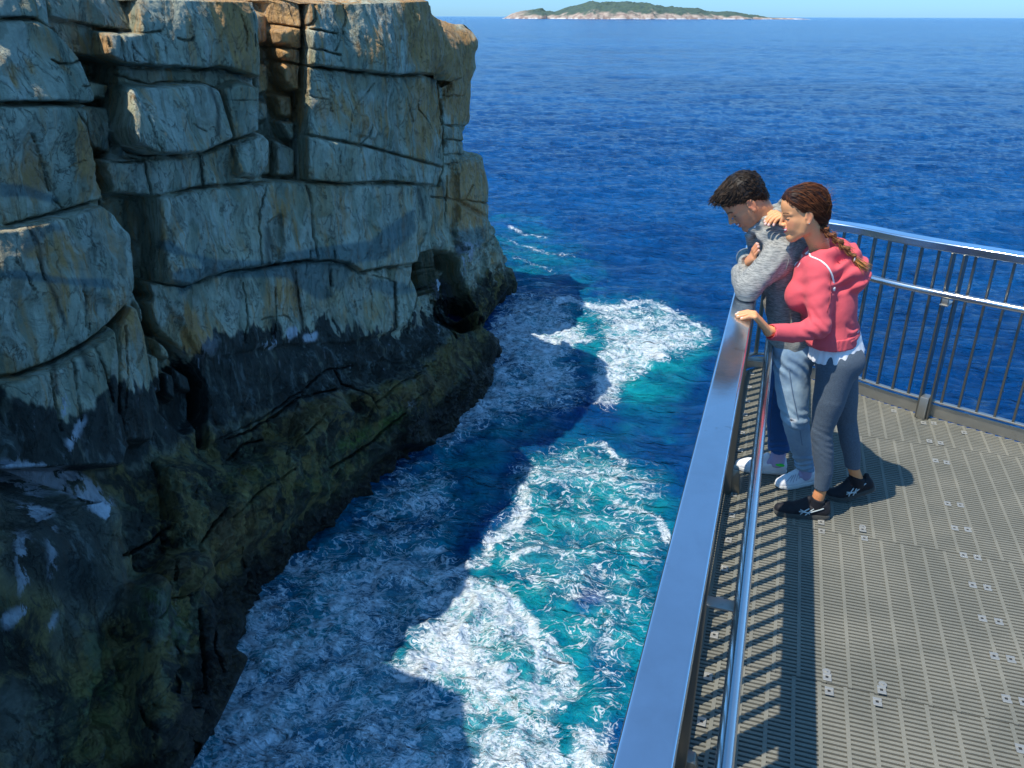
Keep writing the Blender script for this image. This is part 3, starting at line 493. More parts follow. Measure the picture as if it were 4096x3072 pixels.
def cliff(name, knots, ztop, nc, nr, amp=1., topback=(-1.1, .5), prof=(0., .5), topround=.008, relief_on=True, seg=None, sil=None):
    s = np.interp(np.linspace(0, 1, nc), np.linspace(0, 1, len(seg)), seg) if seg else np.linspace(0, len(knots)-1, nc)
    zt = np.interp(s, np.arange(len(ztop)), ztop)
    r_ = np.linspace(-.04, 1, nr)[:, None]; h_ = r_*zt[None]; s2 = np.broadcast_to(s, h_.shape)
    w = sstep(prof[0], prof[1], h_)
    x, y = curve_at(knots, w, s2)
    P = np.stack([x*D, y*D, SEA+h_*D], -1)
    if sil:                                     # outline of the seaward corner follows the traced profile
        P = sil(P, s2, h_)
    # smooth normals
    def nrm(P):
        a = np.gradient(P, axis=1); b = np.gradient(P, axis=0); n_ = np.cross(a, b); n_ /= np.linalg.norm(n_, axis=-1, keepdims=True)+1e-9; return n_
    n_ = nrm(P)
    c = CC-P
    if np.mean(np.sum(n_*c, -1)) < 0: n_ = -n_
    u, v = proj(P)
    ins = (sstep(-260, -60, u)*sstep(2400, 2150, u)*sstep(3500, 3250, v))*(np.abs(np.sum(n_*c, -1)/np.linalg.norm(c, axis=-1)) > .02)
    d_ = .55*fbm(P*.16, 3)+.22*(1-2*np.abs(noise(P*np.array([.5, .5, .33]))))+.10*fbm(P*np.array([1.6, 1.6, .9]), 4)
    low = sstep(.42, .25, h_)
    d_ += low*(.65*(1-2*np.abs(noise(P*.30+5))) + .36*(1-2*np.abs(noise(P*.8+9)))+.20*(1-2*np.abs(noise(P*1.9+2)))+.08*fbm(P*3.5, 2))
    d_ *= amp
    P = P+n_*d_[..., None]; u1, v1 = proj(P); r_ = np.clip(samp(relief, u1, v1), -9, 4)*ins-samp(cmap, u1, v1)*ins
    dv = CC-P; dv /= np.linalg.norm(dv, axis=-1, keepdims=True); dv = .72*dv+.28*n_; P = P+dv*r_[..., None]*1.15; d_ = d_*0
    P = P+n_*d_[..., None]
    tr = np.clip((h_/zt[None]-.93)/.07, 0, 1)**2*topround*D
    P = P-np.stack([n_[..., 0], n_[..., 1], 0*tr], -1)*tr[..., None]
    # plateau behind the edge
    top = P[-1]; rows = []
    for j, (b, up) in enumerate([(.02, .004), (.06, .012), (.14, .02), (.3, .03), (.6, .035), (1., .03)]):
        q = top.copy(); q[:, 0] += topback[0]*b*D; q[:, 1] += topback[1]*b*D; q[:, 2] += up*D*.5+.5*noise(q*.25)
        rows.append(q)
    P = np.concatenate([P, np.array(rows)], 0)
    me = grid_mesh(name, P, True, flip=True); u, v = proj(P); rock_attrs(me, P, u, v, None)
    return tag(link(name, me, ROCK), kind='structure')
# top edge of the main mass is where the edge of its shadow on the sea puts it
def edge_from_shadow(u, v, lam):
    q = at_z(u, v, SEA); s_ = SUNV/SUNV[2]; return ((q+s_*lam*D)[:2]/D)
Eq = [edge_from_shadow(*p) for p in [(1890,3072,1.03), (1875,2745,1.03), (1519,2737,1.03), (1640,2560,1.02), (1824,2300,1.02), (1930,2040,1.015), (2080,1840,1.01), (2366,1611,1.01)]]
print('EDGE', np.round(Eq, 3))
def sil_fn(tab, k, r0_, Yk):
    tab = np.array(tab, float)*S
    def f(P, s, h_):
        wgt = sstep(k-r0_, k-.12, s)*(s <= k+.001)+(s > k+.001)
        j = np.argmin(np.abs(s[0]-k)); c = P[:, j].copy(); dx = np.zeros(len(c))
        for it in range(3):
            u, v = proj(c+np.stack([dx, 0*dx, 0*dx], -1)); w = (c-CC)@f0
            dx = dx+(np.interp(v, tab[:, 1], tab[:, 0])-u)*w/F
        P = P.copy(); P[..., 0] += dx[:, None]*wgt; return P
    return f
knots = [((-1.3,-.3),(-1.2,-.3)), ((-.54,.42),(-.52,.45)), ((-.54,.593),(-.52,.6)), ((-.553,.74),(-.51,.75)), ((-.70,.765),(-.505,.82)), ((-.657,.863),(-.505,.87)), ((-.588,1.047),(-.49,1.02)),
         ((-.541,1.28),(-.52,1.23)), ((-.454,1.507),(-.42,1.45)), ((-.32,1.75),(-.30,1.75)), ((-.21,2.02),(-.18,2.02)), ((-.155,2.2),(-.09,2.3)), ((-.24,2.27),(-.2,2.42)), ((-.5,2.45),(-.5,2.5))]
ztop = [1.1,1.03,1.03,1.03,1.03,1.03,1.02,1.02,1.02,1.02,1.03,.94,.94,1.0]
sgm = [0,1,1.5,2,2.5,2.8,3,3.2,3.5,3.8,4]+list(np.linspace(4.15, 6, 22)[:])+list(np.linspace(6.06, 11, 96))+[11.03,11.08,11.15,11.3,11.6,12,13]
cliff('rock_cliff', knots, ztop, 1150, 900, seg=sgm,
      sil=sil_fn([(900,-60),(915,0),(950,40),(972,90),(975,130),(970,165),(944,182),(943,300),(952,330),(948,398),(896,432),(893,520),(905,560),(950,600),(975,640),(1000,690),(1060,738),(1062,745),(1040,800)], 11, 1.1, 2.2))
knots2 = [((-.55,2.4),(-.5,2.5)), ((-.26,2.5),(-.23,2.55)), ((-.19,2.70),(-.135,2.75)), ((-.12,2.95),(-.03,3.10)), ((-.2,3.12),(-.15,3.25)), ((-.6,3.2),(-.6,3.3))]
cliff('far_rock_cliff', knots2, [1.0,1.0,.99,.972,.97,1.0], 460, 620, seg=list(np.linspace(0,1,6))+list(np.linspace(1.03,3,40))+[3.04,3.1,3.3,4,5], prof=(.05,.32), topround=.05,
      sil=sil_fn([(1020,38),(1024,60),(1025,90),(1018,150),(1015,200),(1010,262),(1004,272),(999,280),(1000,300),(996,332),(1035,342),(1038,362),(1050,376),(1052,400),(1048,440),(1045,480),(1050,520),(1076,540),(1088,580),(1096,620),(1076,640),(1040,700)], 3, .9, 2.95))
# near buttress at the lower left: its own rounded mass in front of the main face
knb = [((-.65,.59),(-.64,.58)), ((-.515,.68),(-.49,.68)), ((-.483,.765),(-.465,.75)), ((-.475,.823),(-.47,.815)), ((-.57,.87),(-.55,.87)), ((-.72,.88),(-.68,.88))]
def cliff_b():
    return cliff('rock_buttress', knb, [.515,.51,.495,.478,.475,.485], 420, 420, prof=(0.,.38), topback=(-.35,.12), topround=.02,
      sil=sil_fn([(235,1060),(246,1110),(250,1180),(262,1240),(285,1300),(300,1400),(292,1500),(320,1600),(345,1659),(345,1800)], 3, .8, .83))
cliff_b()
# ---------------------------------------------------------------- steel and deck materials
def steel(name, base=(.60, .61, .62), rough=.24, streakdir=(1, 1, 1), smudge=.12, metal=.95):
    M = NT(name); pos = M.pos()
    a = M.noise(M.vmap(pos, streakdir), 6, 6, .6).outputs['Fac']; b = M.noise(pos, 3.2, 5, .6, .5).outputs['Fac']; c = M.noise(pos, 60, 3, .6).outputs['Fac']
    col = M.mix(M.ramp(b, .35, .7), base+(1,), tuple(x*.86 for x in base)+(1,))
    col = M.mix(M.math('MULTIPLY', M.ramp(M.noise(pos, 11, 4, .6).outputs['Fac'], .66, .74), .35), col, (.20, .18, .15, 1))
    M.set(Base_Color=col, Metallic=metal, Roughness=M.math('MULTIPLY_ADD', b, smudge, M.math('MULTIPLY_ADD', c, .05, rough-smudge/2)))
    M.l(M.bump(a, .04, .01, M.bump(c, .05, .002)), M.b.inputs['Normal']); return M.m
RAIL = steel('polished_rail_steel', (.60, .68, .76), .12, smudge=.24)
TUBE = steel('tube_steel', (.68, .69, .70), .14, smudge=.06)
FLAT = steel('flat_bar_steel', (.27, .255, .22), .38)
KICK = steel('kick_plate_steel', (.52, .49, .43), .42)
CLIPM = steel('clip_steel', (.42, .41, .37), .45, metal=.55)
M = NT('grit_grating'); pos = M.pos()
g1 = M.noise(pos, 420, 3, .7).outputs['Fac']; g2 = M.noise(pos, 2.2, 5, .6, .4).outputs['Fac']; g3 = M.noise(pos, 30, 4, .6).outputs['Fac']
c_ = M.mix(M.ramp(g2, .35, .7), (.175, .172, .140, 1), (.245, .232, .185, 1)); c_ = M.mix(M.ramp(g1, .40, .62), M.mix(.35, c_, (.10, .10, .09, 1)), c_)
c_ = M.mix(M.ramp(M.noise(pos, 700, 1, .5).outputs['Fac'], .74, .78), c_, (.8, .8, .78, 1)); c_ = M.mix(M.math('MULTIPLY', M.ramp(g3, .66, .76), .5), c_, (.10, .095, .075, 1))
M.set(Base_Color=c_, Roughness=.8, Specular_IOR_Level=.35); M.l(M.bump(g1, .9, .0016), M.b.inputs['Normal']); GRIT = M.m

class MB:
    def __init__(s): s.v = []; s.f = []
    def box(s, c, ax, ay, az_, hx, hy, hz, taper=None):
        """oriented box, half sizes along the three axes"""
        c = np.asarray(c, float); b = len(s.v)
        for sz in (-1, 1):
            k = 1 if (sz < 0 or taper is None) else taper
            for sy, sx in ((-1, -1), (-1, 1), (1, 1), (1, -1)): s.v.append(c+ax*hx*sx*k+ay*hy*sy*k+az_*hz*sz)
        s.f += [(b, b+3, b+2, b+1), (b+4, b+5, b+6, b+7)]+[(b+i, b+(i+1) % 4, b+4+(i+1) % 4, b+4+i) for i in range(4)]
        return s
    def sweep(s, path, prof, upv=Z, closed=True, cap=True):
        path = [np.asarray(p, float) for p in path]; n = len(path); k = len(prof); b = len(s.v)
        for i, p in enumerate(path):
            t0 = path[i]-path[i-1] if i else path[1]-path[0]; t1 = path[i+1]-path[i] if i < n-1 else t0
            t0 = t0/np.linalg.norm(t0); t1 = t1/np.linalg.norm(t1); t_ = t0+t1; t_ /= np.linalg.norm(t_)
            sd_ = np.cross(t_, upv); sd_ /= np.linalg.norm(sd_); up = np.cross(sd_, t_); sc = 1/max(.5, float(t_@t1))
            for x, y in prof: s.v.append(p+sd_*x*sc+up*y)
        for i in range(n-1):
            for j in range(k):
                a = b+i*k+j; c = b+i*k+(j+1) % k; s.f.append((a, c, c+k, a+k))
        if cap: s.f += [tuple(b+j for j in range(k))[::-1], tuple(b+(n-1)*k+j for j in range(k))]
        return s
    def prism(s, pts, axis, h):
        """polygon pts (3D) extruded by axis*h"""
        b = len(s.v); n = len(pts); pts = [np.asarray(p, float) for p in pts]
        s.v += pts+[p+axis*h for p in pts]; s.f += [tuple(range(b, b+n))[::-1], tuple(range(b+n, b+2*n))]+[(b+i, b+(i+1) % n, b+n+(i+1) % n, b+n+i) for i in range(n)]
        return s
    def build(s, name, mat, parent=None, bevel=0, smooth=False, seg=2):
        me = bpy.data.meshes.new(name); me.from_pydata([tuple(p) for p in s.v], [], s.f); me.update()
        bm = bmesh.new(); bm.from_mesh(me); bmesh.ops.recalc_face_normals(bm, faces=bm.faces)
        if bevel: bmesh.ops.bevel(bm, geom=bm.edges[:], offset=bevel, segments=seg, affect='EDGES', profile=.5)
        bm.to_mesh(me); bm.free()
        if smooth or bevel: me.polygons.foreach_set('use_smooth', np.ones(len(me.polygons), bool))
        if bevel and not smooth: me.set_sharp_from_angle(angle=math.radians(35))
        return link(name, me, mat, parent)
def circ(r, k=16): return [(r*math.cos(2*math.pi*i/k), r*math.sin(2*math.pi*i/k)) for i in range(k)]
def rrect(w, h, r, k=4):
    o = []
    for cx, cy, a0 in ((w/2-r, h/2-r, 0), (-w/2+r, h/2-r, 90), (-w/2+r, -h/2+r, 180), (w/2-r, -h/2+r, 270)):
        e = r*.25; ex = {0: (0, -e), 90: (e, 0), 180: (0, e), 270: (-e, 0)}[a0]; o.append((cx+r*math.cos(math.radians(a0))+ex[0], cy+r*math.sin(math.radians(a0))+ex[1]))
        for i in range(k+1): a = math.radians(a0+90*i/k); o.append((cx+r*math.cos(a), cy+r*math.sin(a)))
        a1 = a0+90; ex = {90: (-e, 0), 180: (0, -e), 270: (e, 0), 360: (0, e)}[a1]; o.append((cx+r*math.cos(math.radians(a1))+ex[0], cy+r*math.sin(math.radians(a1))+ex[1]))
    return o
# ---------------------------------------------------------------- railing path (t,n), inner edge of the top rail
inner = [(-.6,-.049),(.5,-.049),(1.5,-.049),(2.5,-.049),(3.5,-.049),(4.6,-.049),(5.2,-.049),(5.60,-.048),(5.80,-.040),(5.885,-.01),(5.895,.08),(5.85,.22),(5.80,.35),(5.755,.47),(5.69,.59),(5.61,.69),(5.53,.82),(5.42,1.035),(5.275,1.375),(5.03,1.92),(4.80,2.40),(4.5,2.95),(4.2,3.45)]
def smooth_path(p, it=2):
    p = [np.array(q, float) for q in p]
    for _ in range(it):
        o = [p[0]]
        for a, b in zip(p[:-1], p[1:]): o += [a*.75+b*.25, a*.25+b*.75]
        o.append(p[-1]); p = o
    return np.array(p)
IN = smooth_path(inner)
def offset(p, d):
    t_ = np.gradient(p, axis=0); t_ /= np.linalg.norm(t_, axis=1)[:, None]; return p+np.stack([t_[:, 1]*0+t_[:, 1]*d, -t_[:, 0]*d], 1)*1.
def resample(p, step):
    L = np.concatenate([[0], np.cumsum(np.linalg.norm(np.diff(p, axis=0), axis=1))]); s_ = np.arange(0, L[-1], step); return np.stack([np.interp(s_, L, p[:, i]) for i in range(2)], 1), L
# inboard is +n on the left side: offset(.., d>0) moves outboard (t grows to the left hand)
CEN = offset(IN, .055)
RH = 1.152; BEND = 5.62
def w3(p, z): return [tn(a, b, z) for a, b in p]
def cut(p, first):
    k = int(np.argmax(p[:, 1] > .03)); return p[:k+1] if first else p[k:]
def frame(p, i):
    a = p[min(i+1, len(p)-1)]-p[max(i-1, 0)]; a = a/np.linalg.norm(a); al = tn(*a); return al, np.cross(al, Z)   # along, inboard
def make_railing(first, name, label, post_s):
    c = cut(CEN, first)
    root = empty(name, tn(*(c[0] if not first else c[len(c)//3])), label, 'railing', 'steel railings round the platform edge')
    MB().sweep(w3(c, RH-.026), rrect(.108, .052, .009, 5)).build('top_rail', RAIL, root, smooth=True).data.set_sharp_from_angle(angle=math.radians(40))
    ti = cut(offset(IN, -.092 if first else -.055), first) if True else None
    if first: ti = offset(IN, -.095); ti = ti[:int(np.argmax(ti[:, 1] > .30))]
    else: ti = offset(IN, -.045); ti = ti[int(np.argmax(ti[:, 1] > .31)):]
    MB().sweep(w3(ti, .855), circ(.0215, 20)).build('handrail', TUBE, root, smooth=True)
    low = offset(c, .0)
    MB().sweep(w3(low, .118), rrect(.034, .012, .003, 2)).build('bottom_rail', FLAT if first else KICK, root, bevel=0)
    kp = offset(c, .012); MB().sweep(w3(kp, .045), rrect(.006, .088, .0025, 2)).build('kick_plate', KICK, root)
    bs, L = resample(c, .104); bs = bs[1:]
    for i, q in enumerate(bs):
        s_ = (i+1)*.104
        if any(abs(s_-ps) < .05 for ps in post_s): continue
        al, inn = frame(bs, i)
        MB().box(tn(q[0], q[1], .612), inn, al, Z, .0150, .0065, .488).build('baluster', FLAT, root, bevel=.0015, seg=1)
    cc, L = resample(c, .01)
    for ps in post_s:
        i = int(ps/.01)
        if i >= len(cc): continue
        q = tn(*cc[i]); al, inn = frame(cc, i)
        mb = MB()
        for s_ in (-1, 1): mb.box(q+al*.034*s_+inn*.012+Z*.535, inn, al, Z, .040, .006, .565)
        po = mb.build('post', FLAT, root, bevel=.0015, seg=1)
        b0 = q-al*.026+inn*.002
        pts = [b0+Z*.0, b0+inn*.10, b0+inn*.082+Z*.135, b0+inn*.074+Z*.15, b0+inn*.0+Z*.155] if first else [b0, b0+inn*.072, b0+inn*.066+Z*.15, b0+Z*.155]
        MB().prism(pts, al, .052).build('plinth', KICK if not first else FLAT, po, bevel=.004)
        dist_ = .055+ (.095 if first else .045)
        br = MB().box(q+inn*(dist_*.5+.01)+Z*.792, inn, al, Z, dist_*.5+.012, .024, .004)
        br.box(q+inn*dist_+Z*.812, inn, al, Z, .012, .018, .022).build('handrail_bracket', KICK, root, bevel=.002)
    return root
lc = cut(CEN, True); Lc = np.concatenate([[0], np.cumsum(np.linalg.norm(np.diff(lc, axis=0), axis=1))])
sl = [float(np.interp(x, lc[:, 0], Lc)) for x in (.07, 2.07, 4.09)]
rc = cut(CEN, False); Lr = np.concatenate([[0], np.cumsum(np.linalg.norm(np.diff(rc, axis=0), axis=1))])
sr = [float(np.interp(x, rc[:, 1], Lr)) for x in (1.09, 2.9)]
make_railing(True, 'steel_railing', 'steel railing the man leans on, with a broad flat top rail running along the left', sl)
make_railing(False, 'steel_railing', 'steel railing behind the woman with open sea seen through its thin bars', sr)
# ---------------------------------------------------------------- the deck
plat = empty('viewing_platform', tn(3, .5, 0), 'grey slotted grating deck of the lookout under the feet of the couple', 'viewing platform')
kb = offset(CEN, .012)
far = kb[int(np.argmax(kb[:, 1] > .2)):]
def nlimit(t):          # inboard limit (n) of the deck at a given t
    m_ = far[:, 0] > t
    return float(np.interp(-t, -far[np.argmax(far[:, 0]):, 0], far[np.argmax(far[:, 0]):, 1]))
def nlow(t): return float(np.interp(t, [0, 5.5, 5.75, 5.86, 5.97], [-.115, -.115, -.10, -.08, .0]))
seams = [.7]+[float(at_z(u, v, 0)@T) for u, v in ((3370, 2745), (3330, 2128))]+[5.02, 5.98]
print('SEAMS', seams)
PT, PN = .0220, .0967
for k in range(len(seams)-1):
    t0, t1 = seams[k]+.002, seams[k+1]-.002; mb = MB(); o_ = [.012, .030, .0, .055][k]
    nrow = int((t1-t0)/PT); pt = (t1-t0)/nrow
    for i in range(nrow):
        t = t0+(i+.5)*pt; wv = .0060
        a, b = nlow(t), min(nlimit(t), 3.4)
        if b-a < .05: continue
        mb.box(tn(t, (a+b)/2, -.0165), N, T, Z, (b-a)/2, wv, .0155, None)
    n_ = -.10+o_
    while n_ < 3.4:
        tt_ = np.linspace(t0, t1, 60); ok = [x for x in tt_ if nlow(x) < n_ < nlimit(x)]
        if len(ok) > 1: mb.box(tn((ok[0]+ok[-1])/2, n_, -.016), N, T, Z, .0075, (ok[-1]-ok[0])/2, .0160)
        n_ += PN
    mb.build('grating_panel', GRIT, plat)
# hidden bearers under the panels
mb = MB()
for t in (1.4, 2.9, 4.4): mb.box(tn(t, 1.6, -.10), N, T, Z, 1.7, .04, .065)
mb.build('support_beam', FLAT, plat)
def cs(l, s_, ox, oy): return [(ox+x*s_, oy+y*s_) for x, y in l]
clips = cs([(913,25),(992,35),(957,177),(1038,187),(1012,345),(1098,360),(1068,530),(1160,547),(1128,737),(1230,757),(1202,970),(1305,990),(1278,1235),(1385,1255),(1365,1545),(130,140),(133,195),(387,185),(398,240),(167,1100),(180,1187),(505,1180),(478,1253)], .646, 3200, 2000) \
 + cs([(1513,675),(1745,768),(1825,770),(1790,910),(1878,925),(1838,1063),(1925,1078),(405,385),(385,487),(370,597),(352,703),(330,845),(315,980),(265,1325),(248,1488)], .5123, 2800, 1300) \
 + cs([(817,97),(795,250),(770,427),(740,622),(707,838),(668,1095),(628,1375)], .646, 2400, 2000) + cs([(1500,835)], .3373, 3350, 1450)
seen = []
M = NT('clip_hole'); M.set(Base_Color=(.02, .02, .02, 1), Roughness=.6); HOLE = M.m
proto = None
for u, v in clips:
    p = at_z(u, v, 0.)
    if any(np.linalg.norm(p-q) < .03 for q in seen): continue
    seen.append(p)
    if proto is None:
        mb = MB(); O = np.zeros(3)
        for s_ in (-1, 1): mb.box(O+T*.0140*s_+Z*.0032, N, T, Z, .0165, .0070, .0024)
        for s_ in (-1, 1): mb.box(O+N*.0108*s_+Z*.0010, N, T, Z, .0055, .008, .0016)
        proto = mb.build('grating_clip', CLIPM, plat, bevel=.0008, seg=1)
        hp = MB().box(O+Z*.0014, N, T, Z, .005, .0065, .001).build('bolt_hole_dark', HOLE, proto)  # dark block painted in for the shade inside the clip's open hole
        proto.location = tuple(p-0*Z); c = proto
        proto.matrix_parent_inverse = plat.matrix_world.inverted()
    else:
        c = proto.copy(); COL.objects.link(c); c.location = tuple(p); hc = hp.copy(); COL.objects.link(hc); hc.parent = c
hp.matrix_parent_inverse = Matrix.Identity(4)
for o in COL.objects:
    if o.name.startswith('bolt_hole_dark'): o.matrix_parent_inverse = Matrix.Identity(4)
wp = None
for u, v in cs([(387,165),(163,1062),(512,1142)], .646, 3200, 2000):
    p = at_z(u, v, .002)
    if wp is None:
        mb = MB(); mb.sweep([np.zeros(3)+Z*.000, Z*.002], circ(.016, 20), upv=T); mb.sweep([Z*.002, Z*.006], circ(.006, 12), upv=T)
        wp = mb.build('washer', CLIPM, plat); c = wp
    else: c = wp.copy(); COL.objects.link(c)
    c.location = tuple(p)
# ---------------------------------------------------------------- small sculpting kit: smooth-blended fields turned into meshes
NTZ = np.stack([N, T, Z])          # local (n,t,z) -> world
def to_w(p): return np.asarray(p, float)@NTZ
class Sculpt:
    def __init__(s, lo, hi, res):
        s.lo = np.array(lo, float); s.res = res; s.n = (np.ceil((np.array(hi)-s.lo)/res)).astype(int)+1
        s.f = np.full(tuple(s.n), 1e3, np.float32)
    def sub(s, lo, hi):
        i0 = np.clip(np.floor((np.asarray(lo)-s.lo)/s.res).astype(int), 0, s.n-1); i1 = np.clip(np.ceil((np.asarray(hi)-s.lo)/s.res).astype(int)+1, 1, s.n)
        sl_ = tuple(slice(a, b) for a, b in zip(i0, i1))
        ax = [s.lo[k]+np.arange(i0[k], max(i1[k], i0[k]+1))*s.res for k in range(3)]
        return sl_, np.stack(np.meshgrid(*ax, indexing='ij'), -1).astype(np.float32)
    def merge(s, sl_, d, k, op):
        a = s.f[sl_]
        if a.size == 0: return
        if op == 'sub': s.f[sl_] = _smax_raw(a, -d, max(k, 1e-5)); return
        k = max(k, 1e-5); h_ = np.clip(.5+.5*(d-a)/k, 0, 1); s.f[sl_] = d*(1-h_)+a*h_-k*h_*(1-h_)
    def cone(s, a, b, ra, rb, k=.02, op='add', sc=None):
        a = np.asarray(a, float); b = np.asarray(b, float); pad = max(ra, rb)*1.0+k+.03
        if sc: pad = pad*max(sc)
        sl_, p = s.sub(np.minimum(a, b)-pad, np.maximum(a, b)+pad)
        q = (p-a); ab = b-a
        if sc: sc_ = np.array(sc); q = q/sc_; ab = ab/sc_
        t_ = np.clip((q@ab)/max(ab@ab, 1e-9), 0, 1); d = np.linalg.norm(q-t_[..., None]*ab, axis=-1)-(ra+(rb-ra)*t_)
        if sc: d = d*min(sc)
        s.merge(sl_, d, k, op); return s
    def chain(s, pts, rs, k=.01, op='add', sc=None):
        pts = [np.asarray(q, float) for q in pts]; A = np.array(pts); pad = max(rs)+k+.03
        sl_, p = s.sub(A.min(0)-pad, A.max(0)+pad); D_ = None
        for i in range(len(pts)-1):
            a, b = pts[i], pts[i+1]; ab = b-a; q = p-a.astype(np.float32); t_ = np.clip((q@ab)/max(ab@ab, 1e-9), 0, 1); ts = t_*t_*(3-2*t_)*.5+t_*.5
            d = np.linalg.norm(q-t_[..., None]*ab, axis=-1)-(rs[i]+(rs[i+1]-rs[i])*ts); D_ = d if D_ is None else np.minimum(D_, d)
        s.merge(sl_, D_.astype(np.float32), k, op); return s
    def ell(s, c, r, k=.02, R=None, op='add'):
        c = np.asarray(c, float); r = np.asarray(r, float); pad = r.max()+k+.03
        sl_, p = s.sub(c-pad, c+pad); q = p-c
        if R is not None: q = q@np.asarray(R).T
        k0 = np.linalg.norm(q/r, axis=-1); k1 = np.linalg.norm(q/(r*r), axis=-1)+1e-9
        s.merge(sl_, (k0*(k0-1)/k1).astype(np.float32), k, op); return s
    def cutplane(s, p0, nrm, k=.004):
        """keep the side the normal points away from"""
        sl_, p = s.sub(s.lo, s.lo+s.n*s.res); d = (p-np.asarray(p0))@np.asarray(nrm, float); s.f = _smax_raw(s.f, d.astype(np.float32), k)
    def add_noise(s, fn, pad=.02):
        m_ = np.abs(s.f) < pad; idx = np.argwhere(m_); p = s.lo+idx*s.res; s.f[m_] += fn(p).astype(np.float32)
    def hit(s, u, v, out=.002):
        """where the line from the camera through source pixel u,v meets this surface"""
        d = ray(u, v); d = d/np.linalg.norm(d); o = np.array([CC@N, CC@T, CC@Z]); d = np.array([d@N, d@T, d@Z]); k = np.arange(2., 6., .0015)
        q = o+d*k[:, None]; i = ((q-s.lo)/s.res).astype(int); ok = ((i >= 0) & (i < s.n)).all(1); f = np.full(len(k), 1e3); f[ok] = s.f[tuple(i[ok].T)]
        j = np.argmax(f < 0) if (f < 0).any() else int(np.argmin(f)); return q[j]-d*out
    def mesh(s):
        f = s.f; ins = f < 0; nx, ny, nz = f.shape
        c = [f[i:nx-1+i, j:ny-1+j, k:nz-1+k] for i in (0, 1) for j in (0, 1) for k in (0, 1)]
        sg = sum((x < 0).astype(np.int8) for x in c); act = (sg > 0) & (sg < 8); ids = np.argwhere(act)
        V = np.stack([x[act] for x in c], 1); off = np.array([(i, j, k) for i in (0, 1) for j in (0, 1) for k in (0, 1)], float)
        acc = np.zeros((len(ids), 3)); cnt = np.zeros(len(ids))
        for a in range(8):
            for b in range(a+1, 8):
                if np.abs(off[a]-off[b]).sum() != 1: continue
                m_ = (V[:, a] < 0) != (V[:, b] < 0); t_ = V[m_, a]/(V[m_, a]-V[m_, b]); acc[m_] += off[a]+(off[b]-off[a])*t_[:, None]; cnt[m_] += 1
        P = s.lo+(ids+acc/cnt[:, None])*s.res
        vid = np.full(act.shape, -1, np.int64); vid[act] = np.arange(len(ids)); quads = []
        for ax in range(3):
            o1, o2 = [(1, 2), (2, 0), (0, 1)][ax]
            A = np.take(ins, range(0, f.shape[ax]-1), ax); B = np.take(ins, range(1, f.shape[ax]), ax)
            e = np.argwhere(A != B); e = e[(e[:, o1] > 0) & (e[:, o2] > 0) & (e[:, o1] < f.shape[o1]-1) & (e[:, o2] < f.shape[o2]-1)]
            def g(d1, d2): q = e.copy(); q[:, o1] -= d1; q[:, o2] -= d2; return vid[q[:, 0], q[:, 1], q[:, 2]]
            q = np.stack([g(1, 1), g(0, 1), g(0, 0), g(1, 0)], 1); fl = ins[e[:, 0], e[:, 1], e[:, 2]]
            q = np.where(fl[:, None], q, q[:, ::-1]); quads.append(q)
        Q = np.concatenate(quads); Q = Q[(Q >= 0).all(1)]
        return P, Q
def _smax_raw(a, b, k): h_ = np.clip(.5+.5*(a-b)/k, 0, 1); return b*(1-h_)+a*h_+k*h_*(1-h_)
def xf_ntz(P): return np.asarray(P)@NTZ
def make_mesh(name, P, Q, mat, parent=None, col=None, xf=xf_ntz):
    me = raw_mesh(name, xf(P), Q, True)
    if col is not None: cattr(me, 'Col', col)
    return link(name, me, mat, parent)
def join_sets(sets):
    Ps = []; Qs = []; Cs = []; b = 0
    for P, Q, C_ in sets: Ps.append(P); Qs.append(Q+b); Cs.append(C_); b += len(P)
    return np.concatenate(Ps), np.concatenate(Qs), np.concatenate(Cs)
def strands(paths, rads, cols):
    """thin tapered tubes; paths [k, seg, 3]"""
    V = []; Q = []; C_ = []; b = 0
    for pth, r, c in zip(paths, rads, cols):
        pth = np.asarray(pth); n = len(pth); t_ = np.gradient(pth, axis=0); t_ /= np.linalg.norm(t_, axis=1)[:, None]+1e-9
        a = np.cross(t_, [.3, .2, .93]); a /= np.linalg.norm(a, axis=1)[:, None]+1e-9; c2 = np.cross(t_, a)
        w = np.sin(np.linspace(.35, 3.05, n))[:, None]*r
        ring = np.stack([pth+w*(a*math.cos(x)+c2*math.sin(x)) for x in (0, 2.094, 4.189)], 1).reshape(-1, 3)
        V.append(ring); C_.append(np.tile(c, (3*n, 1)))
        for i in range(n-1):
            for j in range(3): Q.append((b+3*i+j, b+3*i+(j+1) % 3, b+3*i+3+(j+1) % 3, b+3*i+3+j))
        b += 3*n
    return np.concatenate(V), np.array(Q), np.concatenate(C_)

# ---------------------------------------------------------------- materials for people
def cloth(name, col, rough=.9, colattr=False, weave=900, fold=.0, heather=None, sheen=.3, streak=None):
    M = NT(name); pos = M.pos(); c = M.attr('Col').outputs['Color'] if colattr else None
    base = c if colattr else col+(1,)
    big = M.noise(pos, 9, 4, .55).outputs['Fac']
    if heather:
        hn = M.noise(M.vmap(pos, heather[1]), 1, 5, .75).outputs['Fac']; base = M.mix(M.ramp(hn, .36, .64), heather[0]+(1,), base)
    base = M.mix(M.math('MULTIPLY', M.ramp(big, .4, .7), .12), base, M.mix(.4, base, (0, 0, 0, 1)))
    M.set(Base_Color=base, Roughness=rough, Sheen_Weight=sheen, Sheen_Roughness=.5, Specular_IOR_Level=.2)
    M.l(M.bump(M.noise(pos, weave, 2, .6).outputs['Fac'], .35, .0012, M.bump(M.noise(pos, 26, 4, .6).outputs['Fac'], .35, .006)), M.b.inputs['Normal']); return M.m
M = NT('skin'); pos = M.pos(); c = M.attr('Col').outputs['Color']; nz = M.noise(pos, 60, 4, .6).outputs['Fac']
